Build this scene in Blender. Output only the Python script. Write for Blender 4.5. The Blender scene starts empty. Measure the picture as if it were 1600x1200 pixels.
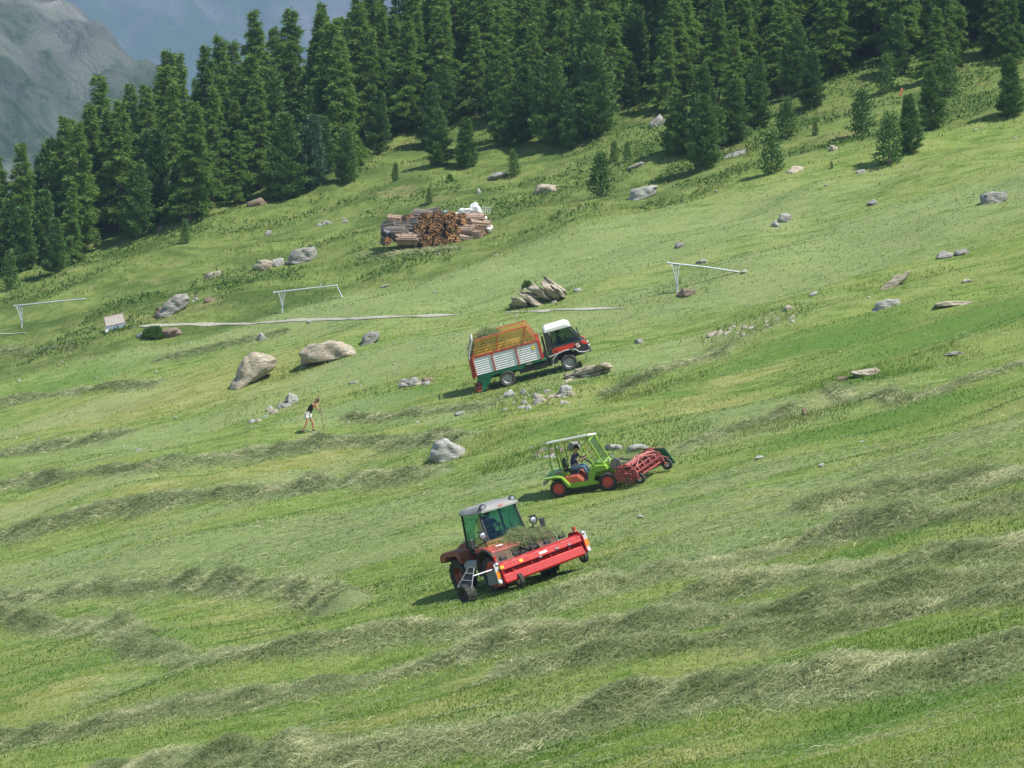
import bpy, bmesh, math, random
import numpy as np
from mathutils import Vector, Matrix, Euler
random.seed(7)
RS = np.random.RandomState(11)
SC = bpy.context.scene
COL = SC.collection
R = math.radians

# ---------------------------------------------------------------- camera
W0, H0 = 1600.0, 1200.0
FOV = R(20.0)
F = (W0 / 2) / math.tan(FOV / 2)
PITCH = math.atan(0.07)
cam_d = bpy.data.cameras.new('camera')
cam = bpy.data.objects.new('camera', cam_d)
COL.objects.link(cam)
cam_d.sensor_width = 36
cam_d.angle = FOV
cam_d.clip_start = 0.5
cam_d.clip_end = 12000
cam.location = (0, 0, 0)
cam.rotation_euler = (R(90) + PITCH, 0, 0)
SC.camera = cam
CM = Euler((R(90) + PITCH, 0, 0)).to_matrix()

def ray(px, py):
    return (CM @ Vector(((px - W0 / 2) / F, (H0 / 2 - py) / F, -1))).normalized()

CMI = CM.transposed()
def project(p):
    q = CMI @ Vector(p)
    return (W0 / 2 + F * q.x / -q.z, H0 / 2 - F * q.y / -q.z)

# ---------------------------------------------------------------- noise
_tab = np.random.RandomState(5).rand(256, 256)
def vn(x, y, o=0):
    x = np.asarray(x, float) + o * 17.31; y = np.asarray(y, float) + o * 9.77
    xi = np.floor(x).astype(int); yi = np.floor(y).astype(int)
    fx = x - xi; fy = y - yi
    fx = fx * fx * (3 - 2 * fx); fy = fy * fy * (3 - 2 * fy)
    a = _tab[xi & 255, yi & 255]; b = _tab[(xi + 1) & 255, yi & 255]
    c = _tab[xi & 255, (yi + 1) & 255]; d = _tab[(xi + 1) & 255, (yi + 1) & 255]
    return (a + (b - a) * fx) * (1 - fy) + (c + (d - c) * fx) * fy
def fbm(x, y, o=0, n=4):
    s = 0; a = 0.5; f = 1.0
    for i in range(n):
        s = s + a * vn(x * f, y * f, o + i); a *= 0.5; f *= 2.03
    return s / (1 - 0.5 ** n)
def sstep(a, b, x):
    t = np.clip((x - a) / (b - a), 0, 1)
    return t * t * (3 - 2 * t)

# ---------------------------------------------------------------- ground height
KY = np.array([-200, -100, 0, 30, 55, 80, 112, 150, 185, 215, 235, 260, 300, 400, 700.])
KH = np.array([-19, -14, -10.2, -9.0, -7.7, -6.1, -4.5, -.8, 5.4, 12.7, 18.6, 26, 38, 66, 140.])
_d = np.diff(KH) / np.diff(KY)
KM = np.concatenate([[_d[0]], (_d[:-1] + _d[1:]) / 2, [_d[-1]]])
def Hc(y):
    y = np.asarray(y, float)
    i = np.clip(np.searchsorted(KY, y) - 1, 0, len(KY) - 2)
    h = KY[i + 1] - KY[i]; t = (y - KY[i]) / h
    return ((2*t**3 - 3*t**2 + 1) * KH[i] + (t**3 - 2*t**2 + t) * h * KM[i]
            + (-2*t**3 + 3*t**2) * KH[i+1] + (t**3 - t**2) * h * KM[i+1])
SLOPE = 0.25
def ridge(x):
    return 252 + np.maximum(x + 46, -60) * 1.35
def heath(x, y):                       # 0 on the mown meadow, 1 on the rough pasture above it
    return sstep(-4, 6, y - (203 + 0.10 * x + 10 * (vn(x / 18, y / 18, 3) - .5)))
FLAT = []      # (x, y, z, slope x, slope y, radius): where a machine stands the bumps are pressed flat
def T0(x, y):
    x = np.asarray(x, float); y = np.asarray(y, float)
    z = Hc(y) + SLOPE * x + 0.07 * y
    z = z - 0.00045 * np.maximum(x - 5, 0) ** 2 * sstep(170, 240, y)
    r = y - ridge(x)
    z = z - 0.62 * (np.sqrt(r * r + 64) + r) / 2
    amp = sstep(35, 60, y)
    z = z + amp * (0.95 * (vn(x / 24, y / 17, 1) - .5) + 0.70 * (vn(x / 9, y / 7, 2) - .5) + .40 * (vn(x / 4.6, y / 3.6, 12) - .5))
    z = z + 0.07 * (vn(x / 2.2, y / 1.3, 4) - .5)
    hh = heath(x, y)
    z = z + hh * (1.3 * (vn(x / 13, y / 9, 5) - .5) + 0.8 * (vn(x / 4, y / 3, 6) - .5) + .25 * (vn(x / 1.5, y / 1.2, 7) - .5))
    z = z + sstep(118, 150, y) * (1 - hh) * (0.75 * (vn(x / 6, y / 4.2, 8) - .5))
    z = z + amp * 0.75 * (1 - hh) * (fbm(x / 9 - y / 30, y / 2.6, 33, 2) - .5)
    for fx, fy, fz, gx, gy, fr in FLAT:
        w = np.exp(-(((x - fx) ** 2 + (y - fy) ** 2) / fr ** 2) ** 2)
        z = z * (1 - w) + w * (fz + gx * (x - fx) + gy * (y - fy))
    return z

_ts = np.concatenate([np.arange(38, 200, .12), np.arange(200, 380, .25)])
def at(px, py):
    d = ray(px, py)
    X = d.x * _ts / d.y; Y = _ts; Z = d.z * _ts / d.y
    below = Z < T0(X, Y)
    k = int(np.argmax(below))
    if not below[k]:
        k = len(_ts) - 1
    if k:
        g0 = Z[k-1] - float(T0(X[k-1], Y[k-1])); g1 = Z[k] - float(T0(X[k], Y[k]))
        f = g0 / (g0 - g1) if g0 != g1 else 0
        y = Y[k-1] + f * (Y[k] - Y[k-1])
    else:
        y = Y[k]
    return Vector((d.x * y / d.y, y, float(T0(d.x * y / d.y, y))))

STAND = {'red': (795, 911, .263, .110, 3.6), 'green': (920, 764, .20, .24, 3.2), 'truck': (832, 589, .27, .25, 4.6), 'man': (482, 677, .2, .12, 1.5), 'wood': (688, 386, .20, .28, 4.5)}
for k_, (px_, py_, gx_, gy_, r_) in list(STAND.items()):
    p_ = at(px_, py_); FLAT.append((p_.x, p_.y, p_.z, gx_, gy_, r_)); STAND[k_] = (p_, gx_, gy_)

# ---------------------------------------------------------------- windrows of hay (traced lines, laid on the real ground)
WIND = [  # points in photo pixels, half width m, height m
 ([(150,1215),(300,1200),(560,1185),(700,1172),(880,1135),(1000,1105),(1150,1090),(1300,1072),(1500,1050),(1640,1010)], .85, .42),
 ([(-40,1165),(120,1150),(230,1122),(300,1103),(400,1098),(500,1085),(600,1062),(700,1032),(800,1008),(950,990),(1100,975),(1250,958),(1400,938),(1640,900)], .80, .40),
 ([(780,1062),(840,1048),(900,1030),(1010,1018),(1160,1000),(1300,975),(1450,960),(1640,925)], .6, .3),
 ([(-40,975),(100,972),(180,992),(235,1020),(300,1040),(400,1026),(500,1008),(600,996),(700,988),(780,980)], .6, .36),
 ([(-40,940),(100,932),(200,922),(330,912),(400,918),(470,938),(540,948)], .7, .42),
 ([(750,972),(800,968),(880,948),(960,925),(1060,903),(1160,880),(1250,862),(1340,835),(1420,822),(1500,810),(1640,785)], .75, .40),
 ([(1010,972),(1060,950),(1100,928),(1200,915),(1350,895),(1450,880),(1640,845)], .75, .40),
 ([(-40,845),(60,835),(130,805),(200,790),(300,780),(400,772),(520,762),(600,752),(680,742)], 1.0, .42),
 ([(-40,770),(100,748),(200,738),(300,722),(400,708),(500,700),(620,688),(720,690)], .8, .36),
 ([(-40,722),(60,700),(140,690),(200,680)], .9, .3),
 ([(-40,640),(60,622),(150,610),(250,600)], .7, .25),
 ([(240,565),(330,545),(450,520)], .6, .2),
 ([(940,620),(1000,600),(1080,565),(1140,550)], .6, .25),
 ([(1080,700),(1130,680),(1180,662),(1240,650)], .7, .25),
 ([(1240,800),(1320,778),(1420,760),(1640,735)], .7, .15),
 ([(-40,540),(60,560),(120,545)], .6, .2),
 ([(540,650),(640,650),(760,640)], .5, .2),
 ([(1300,610),(1400,640),(1500,600),(1640,560)], .5, .18),
 ([(560,400),(640,398),(720,392)], .5, .2),
]
WL = []
for pts, hw, hh_ in WIND:
    P = []
    for a, b in zip(pts[:-1], pts[1:]):
        n = max(2, int(math.hypot(b[0]-a[0], b[1]-a[1]) / 25))
        for k in range(n):
            P.append(at(a[0] + (b[0]-a[0]) * k / n, a[1] + (b[1]-a[1]) * k / n))
    P.append(at(*pts[-1]))
    A_ = np.array([(p.x, p.y) for p in P])
    for _ in range(6):   # smooth
        A_[1:-1] = (A_[:-2] + 2 * A_[1:-1] + A_[2:]) / 4
    WL.append((A_, hw, hh_))

def mound(x, y):
    x = np.asarray(x, float); y = np.asarray(y, float)
    out = np.zeros(x.shape); 
    wob = 1.1 * (vn(x / 2.1, y / 2.1, 21) - .5)
    for A_, hw, hh_ in WL:
        x0, y0 = A_.min(0) - 4; x1, y1 = A_.max(0) + 4
        m = (x > x0) & (x < x1) & (y > y0) & (y < y1)
        if not m.any(): continue
        xs = x[m]; ys = y[m]; best = np.full(xs.shape, 1e9)
        for p, q in zip(A_[:-1], A_[1:]):
            d = q - p; L2 = (d @ d) + 1e-9
            t = np.clip(((xs - p[0]) * d[0] + (ys - p[1]) * d[1]) / L2, 0, 1)
            best = np.minimum(best, np.hypot(xs - p[0] - t * d[0], ys - p[1] - t * d[1]))
        dd = best / (hw * .82 * (1.0 + wob[m]))
        out[m] = np.maximum(out[m], hh_ * np.exp(-dd * dd * 1.1))
    clump = 0.10 + 1.5 * vn(x / 1.0, y / .8, 22) * (0.25 + 1.1 * vn(x / 3.0, y / 2.4, 23))
    return out * clump
def T(x, y):
    return T0(x, y) + mound(x, y)
def Tz(x, y):
    return float(T0(x, y))

# patches: photo px, py, radius x m, radius y m, channel
PATCH = [(280,610,9,7,'dry'),(150,640,6,4,'dry'),(420,600,5,3,'dry'),(430,722,5,2.0,'dry'),(560,718,3,1.5,'dry'),(230,770,4,1.6,'dry'),
 (420,960,2.2,1.3,'dry'),(330,950,2.5,1.5,'dry'),(100,1090,2,1,'dry'),(1060,630,3,2.2,'dry'),(1180,590,3,2,'dry'),(1100,640,2.5,1.5,'dry'),
 (1180,780,1.6,2.5,'dry'),(900,640,5,2,'dry'),(1370,900,3,.7,'dry'),(1260,850,2,.6,'dry'),(620,1110,3,.8,'dry'),(1020,1060,2,1,'dry'),(60,790,4,2,'dry'),
 (480,560,4,2,'dry'),(1330,620,2,2,'dry'),(1150,1145,2,.8,'dry'),
 (250,860,9,6,'hay'),(450,840,8,4,'hay'),(600,810,5,3,'hay'),(560,880,5,3,'hay'),(1150,830,5,3,'hay'),(1350,740,8,4,'hay'),(1500,690,7,6,'hay'),
 (1300,800,5,2,'hay'),(1150,740,4,4,'hay'),(1000,830,4,2,'hay'),(960,790,3,2,'hay'),(250,680,7,3,'hay'),(80,660,7,3,'hay'),(500,650,5,2,'hay'),
 (620,560,8,5,'hay'),(1200,420,18,8,'hay'),(950,400,18,9,'hay'),(500,470,16,7,'hay'),(1450,330,15,7,'hay'),(1200,660,6,4,'hay'),(760,760,3,4,'hay'),(150,480,14,6,'hay'),(700,450,12,6,'hay'),
 (650,860,3,2,'hay'),(80,880,5,3,'hay'),(400,890,5,2,'hay'),(1400,790,3,2,'hay'),(150,720,6,2.5,'hay'),(450,745,5,2,'hay'),(100,780,5,2,'hay'),(350,800,6,2,'hay'),(700,640,5,2.5,'hay'),(1050,560,8,4,'hay'),(900,840,3,1.5,'hay'),(1000,1000,3,1,'hay'),(250,1060,2,1,'hay'),(1350,985,3,1,'hay'),(700,1130,3,1,'hay'),
 (60,1000,2,1.6,'lush'),(140,1040,3,1.6,'lush'),(60,560,6,4,'lush'),(120,590,5,3,'lush'),(500,550,4,2,'lush'),(1150,860,5,1.2,'lush'),(1230,830,3,1.2,'lush'),
 (1500,520,6,5,'lush'),(1330,600,5,4,'lush'),(1120,610,3,3,'lush'),(1380,650,4,3,'lush'),(1180,770,2.5,3,'lush'),(1280,540,6,4,'lush'),(1000,900,3,1,'lush'),(500,760,3,1,'lush'),
 (1280,880,4,.9,'lush'),(1200,1020,4,.9,'lush'),(830,1000,3,.7,'lush'),(1450,1120,3,1,'lush'),(900,660,4,2,'lush'),(620,620,4,2,'lush')]
PG = []
for px, py, rx, ry, ch in PATCH:
    p = at(px, py); PG.append((p.x, p.y, rx, ry, ch))
def channel(x, y, ch):
    o = np.zeros(np.shape(x)); wx = x + 3.0 * (vn(x / 4, y / 2.5, 31) - .5); wy = y + 2.4 * (vn(x / 3.5, y / 2, 32) - .5)
    for cx, cy, rx, ry, c in PG:
        if c == ch:
            o = np.maximum(o, np.exp(-(((wx - cx) / rx) ** 2 + ((wy - cy) / ry) ** 2)))
    return o

# ---------------------------------------------------------------- node materials
def nmat(name):
    m = bpy.data.materials.new(name); m.use_nodes = True
    nt = m.node_tree; b = nt.nodes['Principled BSDF']
    return m, nt, b
def N(nt, t, **kw):
    n = nt.nodes.new(t)
    for k, v in kw.items():
        if k in n.inputs: n.inputs[k].default_value = v
        else: setattr(n, k, v)
    return n
def L(nt, a, b): nt.links.new(a, b)
def mixc(nt, fac, a, b):
    n = nt.nodes.new('ShaderNodeMix'); n.data_type = 'RGBA'
    for s, v in ((0, fac), (6, a), (7, b)):
        if hasattr(v, 'is_linked'): nt.links.new(v, n.inputs[s])
        else: n.inputs[s].default_value = v if s == 0 else (*v, 1)
    return n.outputs[2]
def ramp(nt, src, stops):
    r = nt.nodes.new('ShaderNodeValToRGB'); e = r.color_ramp.elements
    while len(e) < len(stops): e.new(.5)
    for el, (p, c) in zip(e, stops):
        el.position = p; el.color = (c, c, c, 1) if isinstance(c, (int, float)) else (*c, 1)
    nt.links.new(src, r.inputs[0]); return r.outputs[0]
def noise(nt, vec, scale, detail=4, rough=.55, dist=0):
    n = N(nt, 'ShaderNodeTexNoise', Scale=scale, Detail=detail, Roughness=rough, Distortion=dist)
    if vec is not None: nt.links.new(vec, n.inputs['Vector'])
    return n.outputs['Fac']
def mapv(nt, src, sc=(1,1,1), rot=(0,0,0)):
    n = N(nt, 'ShaderNodeMapping'); n.inputs['Scale'].default_value = sc; n.inputs['Rotation'].default_value = rot
    nt.links.new(src, n.inputs['Vector']); return n.outputs[0]
def attr(nt, name):
    n = N(nt, 'ShaderNodeAttribute', attribute_name=name); return n.outputs['Fac']

_pm = {}
def paint(name, c, rough=.45, metal=0, dirt=.25, dirtc=(.16,.14,.09), coat=0, scale=6):
    if name in _pm: return _pm[name]
    m, nt, b = nmat(name)
    tc = N(nt, 'ShaderNodeTexCoord').outputs['Object']
    n1 = ramp(nt, noise(nt, tc, scale, 6, .65), [(.42, 0), (.72, 1)])
    mul = N(nt, 'ShaderNodeMath', operation='MULTIPLY'); L(nt, n1, mul.inputs[0]); mul.inputs[1].default_value = dirt
    L(nt, mixc(nt, mul.outputs[0], c, dirtc), b.inputs['Base Color'])
    rr = N(nt, 'ShaderNodeMapRange'); L(nt, n1, rr.inputs[0]); rr.inputs[3].default_value = rough; rr.inputs[4].default_value = min(1, rough + .3)
    L(nt, rr.outputs[0], b.inputs['Roughness'])
    b.inputs['Metallic'].default_value = metal
    b.inputs['Coat Weight'].default_value = coat
    _pm[name] = m; return m
def emitless_glass(name, tint=(.55,.7,.65), alpha=.35):
    if name in _pm: return _pm[name]
    m, nt, b = nmat(name)
    out = nt.nodes['Material Output']; nt.nodes.remove(b)
    tr = N(nt, 'ShaderNodeBsdfTransparent'); tr.inputs[0].default_value = (*tint, 1)
    gl = N(nt, 'ShaderNodeBsdfGlossy'); gl.inputs['Roughness'].default_value = .04; gl.inputs[0].default_value = (.9, .95, .95, 1)
    fr = N(nt, 'ShaderNodeFresnel', IOR=1.5)
    ad = N(nt, 'ShaderNodeMath', operation='MULTIPLY_ADD'); L(nt, fr.outputs[0], ad.inputs[0]); ad.inputs[1].default_value = .35; ad.inputs[2].default_value = alpha * .1
    mx = N(nt, 'ShaderNodeMixShader'); L(nt, ad.outputs[0], mx.inputs[0]); L(nt, tr.outputs[0], mx.inputs[1]); L(nt, gl.outputs[0], mx.inputs[2])
    L(nt, mx.outputs[0], out.inputs['Surface']); _pm[name] = m; return m

def mesh_np(name, V, Fq, mat, smooth=False, attrs=None, parent=None):
    """V (n,3), Fq (m,k) index array"""
    me = bpy.data.meshes.new(name)
    V = np.asarray(V, np.float32); Fq = np.asarray(Fq, np.int32)
    me.vertices.add(len(V)); me.vertices.foreach_set('co', V.ravel())
    k = Fq.shape[1]; me.loops.add(Fq.size); me.loops.foreach_set('vertex_index', Fq.ravel())
    me.polygons.add(len(Fq)); me.polygons.foreach_set('loop_start', np.arange(0, Fq.size, k, dtype=np.int32))
    if smooth: me.polygons.foreach_set('use_smooth', np.ones(len(Fq), bool))
    for an, av in (attrs or {}).items():
        a = me.attributes.new(an, 'FLOAT', 'POINT'); a.data.foreach_set('value', np.asarray(av, np.float32))
    me.update(calc_edges=True); me.materials.append(mat)
    o = bpy.data.objects.new(name, me); COL.objects.link(o)
    if parent: o.parent = parent
    return o
def tag(o, label=None, cat=None, group=None, kind=None):
    if label: o['label'] = label
    if cat: o['category'] = cat
    if group: o['group'] = group
    if kind: o['kind'] = kind
    return o

# ---------------------------------------------------------------- ground sheet
def expand(core, hi, n, g):
    out = []; s = (core[1] - core[0]); v = core[-1]
    while v < hi:
        s *= g; v += s; out.append(v)
    return out
uc = np.linspace(-.215, .215, 700)
ue = np.array(expand(uc, 2.6, 0, 1.25))
US = np.concatenate([-ue[::-1], uc, ue])
ys = [44.0]
while ys[-1] < 330:
    y = ys[-1]; ys.append(y + max(.07, (y * y) / 4537 / 10 * .95 if y < 150 else y * y / 4537 / 14))
yb = list(np.arange(-150, 44, 5.0)); ya = [ys[-1] + 4 * 1.25 ** k * 4 for k in range(1, 16)]
YS = np.array(yb + ys + [v for v in ya if v < 900])
UU, YY = np.meshgrid(US, YS)
XX = UU * np.sqrt(YY ** 2 + 1600)
ZZ = T(XX, YY)
nr, nc = XX.shape
idx = np.arange(nr * nc).reshape(nr, nc)
FQ = np.stack([idx[:-1,:-1], idx[:-1,1:], idx[1:,1:], idx[1:,:-1]], -1).reshape(-1, 4)
print('ground', nr, nc)
xf = XX.ravel(); yf = YY.ravel(); mo = mound(xf, yf)
a_hay = np.clip(mo / .14, 0, 1)
a_spread = channel(xf, yf, 'hay'); a_dry = channel(xf, yf, 'dry'); a_lush = channel(xf, yf, 'lush')
a_heath = heath(xf, yf)
# ---------------------------------------------------------------- ground material
def ground_material():
    m, nt, b = nmat('meadow_ground')
    pos = N(nt, 'ShaderNodeNewGeometry').outputs['Position']
    st = mapv(nt, pos, (.10, .42, .42), (0, 0, R(8)))
    st2 = mapv(nt, pos, (.45, 1.9, 1.9), (0, 0, R(12)))
    lo = noise(nt, mapv(nt, pos, (.22, .45, .45), (0, 0, R(8))), 1.0, 6, .65, .8)
    mid = noise(nt, st2, 1.0, 6, .65, .6)
    fine = noise(nt, pos, 7.0, 5, .7)
    vf = noise(nt, mapv(nt, pos, (6, 22, 22)), 1.0, 4, .7)
    fresh = mixc(nt, ramp(nt, mid, [(.38, 0), (.62, 1)]), (.095, .165, .026), (.24, .32, .08))
    fresh = mixc(nt, ramp(nt, lo, [(.42, 0), (.62, 1)]), fresh, (.26, .31, .09))
    fresh = mixc(nt, ramp(nt, vf, [(.3, .75), (.5, 0)]), fresh, (.09, .15, .022))
    def thr(a, n, lo_, hi_):
        s = N(nt, 'ShaderNodeMath', operation='ADD'); L(nt, a, s.inputs[0]); L(nt, n, s.inputs[1])
        return ramp(nt, s.outputs[0], [(lo_, 0), (hi_, 1)])
    def half(n, k=.6):
        s = N(nt, 'ShaderNodeMath', operation='MULTIPLY'); L(nt, n, s.inputs[0]); s.inputs[1].default_value = k
        return s.outputs[0]
    lush = thr(half(attr(nt, 'lush'), .5), half(lo, .9), .55, .85)
    c = mixc(nt, lush, fresh, mixc(nt, fine, (.08, .165, .026), (.145, .25, .05)))
    dryc = mixc(nt, ramp(nt, mid, [(.38, 0), (.62, 1)]), (.205, .235, .05), (.34, .35, .13))
    dry = thr(half(attr(nt, 'dry'), .5), half(lo, .9), .50, .85)
    c = mixc(nt, dry, c, dryc)
    hayc = mixc(nt, ramp(nt, vf, [(.3, 0), (.7, 1)]), (.16, .22, .075), (.33, .39, .20))
    spr = thr(half(attr(nt, 'spread'), .5), half(mid, .7), .40, .66)
    c = mixc(nt, half(spr, .5), c, hayc)
    hay = thr(half(attr(nt, 'hay'), .6), half(fine, .5), .3, .55)
    c = mixc(nt, half(hay, .9), c, mixc(nt, ramp(nt, vf, [(.3, 0), (.7, 1)]), (.11, .155, .05), (.27, .32, .15)))
    # rough pasture
    hn = noise(nt, mapv(nt, pos, (.09, .22, .22)), 1.0, 6, .62, .5)
    hm = noise(nt, pos, .9, 6, .7, .4)
    h = mixc(nt, ramp(nt, hm, [(.35, 0), (.65, 1)]), (.10, .155, .032), (.21, .26, .075))
    h = mixc(nt, ramp(nt, hn, [(.50, 0), (.60, 1)]), h, mixc(nt, hm, (.065, .115, .024), (.10, .15, .035)))
    h = mixc(nt, ramp(nt, noise(nt, mapv(nt, pos, (.16, .4, .4)), 1.0, 5, .6), [(.58, 0), (.68, .7)]), h, (.25, .245, .10))
    h = mixc(nt, ramp(nt, noise(nt, mapv(nt, pos, (.35, .8, .8)), 1.0, 5, .6), [(.64, 0), (.72, .6)]), h, (.13, .085, .045))
    he = thr(half(attr(nt, 'heath'), 1.0), half(hm, .5), .55, .95)
    c = mixc(nt, he, c, h)
    L(nt, c, b.inputs['Base Color']); b.inputs['Roughness'].default_value = .95
    b.inputs['Specular IOR Level'].default_value = .15
    bp = N(nt, 'ShaderNodeBump', Strength=.9, Distance=.12)
    ad = N(nt, 'ShaderNodeMath', operation='ADD'); L(nt, vf, ad.inputs[0]); L(nt, mid, ad.inputs[1])
    L(nt, ad.outputs[0], bp.inputs['Height']); L(nt, bp.outputs[0], b.inputs['Normal'])
    return m
g = mesh_np('ground', np.stack([xf, yf, ZZ.ravel()], 1), FQ, ground_material(), True,
            dict(hay=a_hay, spread=a_spread, dry=a_dry, lush=a_lush, heath=a_heath))
tag(g, kind='structure')

# ---------------------------------------------------------------- strands
def strands(name, P, D, Ln, Wd, lift, rnd, mat, label, cat, curl=0.0):
    n = len(P)
    D = D / (np.linalg.norm(D, axis=1, keepdims=True) + 1e-9)
    side = np.cross(D, RS.normal(size=(n, 3)) + np.array([0, -.9, .3]))
    side = side / (np.linalg.norm(side, axis=1, keepdims=True) + 1e-9)
    cv = RS.normal(size=(n, 3)) * curl * Ln[:, None]
    m1 = P + D * (Ln * .5)[:, None] + cv; m1[:, 2] += lift * .5
    e = P + D * Ln[:, None] + cv * .4; e[:, 2] -= lift * .15
    s = side * (Wd * .5)[:, None]
    V = np.stack([P - s, P + s, m1 + s * .8, m1 - s * .8, e + s * .25, e - s * .25], 1).reshape(-1, 3)
    b0 = np.arange(n)[:, None] * 6
    Fq = np.concatenate([b0 + np.array([0, 1, 2, 3]), b0 + np.array([3, 2, 4, 5])])
    o = mesh_np(name, V, Fq, mat, False, dict(rnd=np.repeat(rnd, 6)))
    tag(o, label, cat, kind='stuff'); return o
def strand_mat(name, stops, trans=.42):
    m, nt, b = nmat(name)
    c = ramp(nt, attr(nt, 'rnd'), stops)
    L(nt, c, b.inputs['Base Color']); b.inputs['Roughness'].default_value = .75; b.inputs['Specular IOR Level'].default_value = .2
    t = N(nt, 'ShaderNodeBsdfTranslucent'); L(nt, c, t.inputs[0])
    mx = N(nt, 'ShaderNodeMixShader'); mx.inputs[0].default_value = trans
    L(nt, b.outputs[0], mx.inputs[1]); L(nt, t.outputs[0], mx.inputs[2]); L(nt, mx.outputs[0], nt.nodes['Material Output'].inputs['Surface'])
    return m
M_hay = strand_mat('hay', [(0, (.12, .17, .06)), (.35, (.23, .285, .12)), (.7, (.36, .41, .205)), (.93, (.50, .52, .29)), (1, (.70, .68, .42))])
M_stub = strand_mat('stubble', [(0, (.075, .15, .02)), (.35, (.165, .28, .042)), (.7, (.28, .38, .075)), (1, (.47, .46, .20))])
M_tuft = strand_mat('pasture', [(0, (.08, .15, .025)), (.5, (.18, .255, .05)), (.85, (.30, .32, .11)), (1, (.42, .39, .20))])

def z_of(x, y): return T(x, y)
# hay lying in the windrows
Ps = []; Ds = []; Ls = []; Ws = []; Rn = []; Lf = []
for A_, hw, hh_ in WL:
    seg = A_[1:] - A_[:-1]; sl = np.hypot(seg[:, 0], seg[:, 1])
    ymean = A_[:, 1].mean()
    hw = hw * .84
    dens = 2700 * hw * min(1.0, (70.0 / ymean) ** 1.7)
    n = int(sl.sum() * dens)
    k = RS.choice(len(seg), n, p=sl / sl.sum()); t = RS.rand(n)
    base = A_[k] + seg[k] * t[:, None]
    tn = seg[k] / sl[k][:, None]; nn = np.stack([-tn[:, 1], tn[:, 0]], 1)
    # strands gather in swirls that share a direction
    cl = vn(base[:, 0] / 1.3, base[:, 1] / 1.3, 41)
    off = RS.normal(size=n) * hw * (.42 + .6 * cl) * np.where(RS.rand(n) < .12, 2.2, 1)
    xy = base + nn * off[:, None]
    ang = np.arctan2(tn[:, 1], tn[:, 0]) + (vn(xy[:, 0] / .9, xy[:, 1] / .9, 42) - .5) * 6.5 + RS.normal(size=n) * .75 + RS.choice([0, np.pi], n)
    up = .05 + .24 * np.abs(RS.normal(size=n)) * (vn(xy[:, 0] / .8, xy[:, 1] / .7, 43) ** 1.2) * 1.6
    sc = max(1.0, ymean / 75.0)
    ln = (.10 + .26 * RS.rand(n) ** 1.4) * (sc ** .5)
    z = z_of(xy[:, 0], xy[:, 1]) + RS.rand(n) * .05 + .14 * hw * np.exp(-(off / hw) ** 2) * RS.rand(n) - .02
    Ps.append(np.stack([xy[:, 0], xy[:, 1], z], 1)); Ds.append(np.stack([np.cos(ang), np.sin(ang), up + SLOPE * np.cos(ang)], 1))
    Ls.append(ln); Ws.append((.008 + .008 * RS.rand(n)) * sc)
    r = .58 + .6 * (vn(xy[:, 0] / .7, xy[:, 1] / .5, 44) - .5) + .35 * (vn(xy[:, 0] / 3, xy[:, 1] / 2.2, 45) - .5) + .16 * RS.normal(size=n)
    Rn.append(np.clip(r, 0, 1)); Lf.append(.05 + .08 * RS.rand(n))
P = np.concatenate(Ps); print('hay strands', len(P))
strands('mown_hay', P, np.concatenate(Ds), np.concatenate(Ls), np.concatenate(Ws), np.concatenate(Lf), np.concatenate(Rn), M_hay,
        'grey green cut hay lying in long loose rows across the meadow', 'hay', .10)

# even cover over the meadow, as dense on the screen as it is fine on the ground (short near, thinning out far away)
def cover(n, ymin, ymax, margin=.205):
    y = 1 / (1 / ymax + RS.rand(n) * (1 / ymin - 1 / ymax))
    return (RS.rand(n) * 2 - 1) * margin * y, y
x, y = cover(420000, 46, 205)
keep = (heath(x, y) < .6)
x = x[keep]; y = y[keep]; n = len(x)
sp = channel(x, y, 'hay'); hs = vn(x / 1.6 - y / 8, y / .55, 51)
isflat = RS.rand(n) < np.clip(sp * 1.3 * hs * np.clip((190 - y) / 60, .25, 1) + .22 * (hs > .55), 0, .85)
mo = mound(x, y); keep = (mo < .10)
x, y, isflat, hs = x[keep], y[keep], isflat[keep], hs[keep]
z = z_of(x, y)
sc = (y / 70.0)
a = ~isflat; k = a.sum()
D = np.stack([RS.normal(size=k) * .55 + .15, RS.normal(size=k) * .55, np.ones(k)], 1)
dn = vn(x[a] / 3.5, y[a] / 1.5, 52); dr = channel(x[a], y[a], 'dry'); lu = channel(x[a], y[a], 'lush')
strands('mown_grass', np.stack([x[a], y[a], z[a] - .01], 1), D, (.045 + .05 * RS.rand(k)) * sc[a] ** .45, (.016 + .012 * RS.rand(k)) * sc[a] ** .75,
        np.zeros(k), np.clip(.43 + .95 * (dn - .5) + .75 * (vn(x[a] / 8 - y[a] / 9, y[a] / 3.4, 56) - .5) + .15 * RS.normal(size=k) + .40 * dr * vn(x[a] / 1.5, y[a] / .8, 55) * 1.6 - .30 * lu * (.4 + vn(x[a] / 2, y[a] / 1.2, 57)), 0, 1), M_stub,
        'short bright green mown grass covering the sloping meadow', 'grass', .05)
a = isflat; k = a.sum(); an = (vn(x[a] / 2, y[a] / 2, 53) - .5) * 2.4 + RS.normal(size=k) * .7 + RS.choice([0, np.pi], k)
strands('loose_hay', np.stack([x[a], y[a], z[a] + .02], 1), np.stack([np.cos(an), np.sin(an), SLOPE * np.cos(an) + .12 * RS.rand(k)], 1),
        (.10 + .2 * RS.rand(k)) * sc[a] ** .5, (.009 + .010 * RS.rand(k)) * sc[a] ** .9, .03 * np.ones(k),
        np.clip(.55 + .35 * (hs[a] - .5) + .14 * RS.normal(size=k), 0, 1), M_hay,
        'thin pale hay spread loosely over the mown slope', 'hay', .06)
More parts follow.
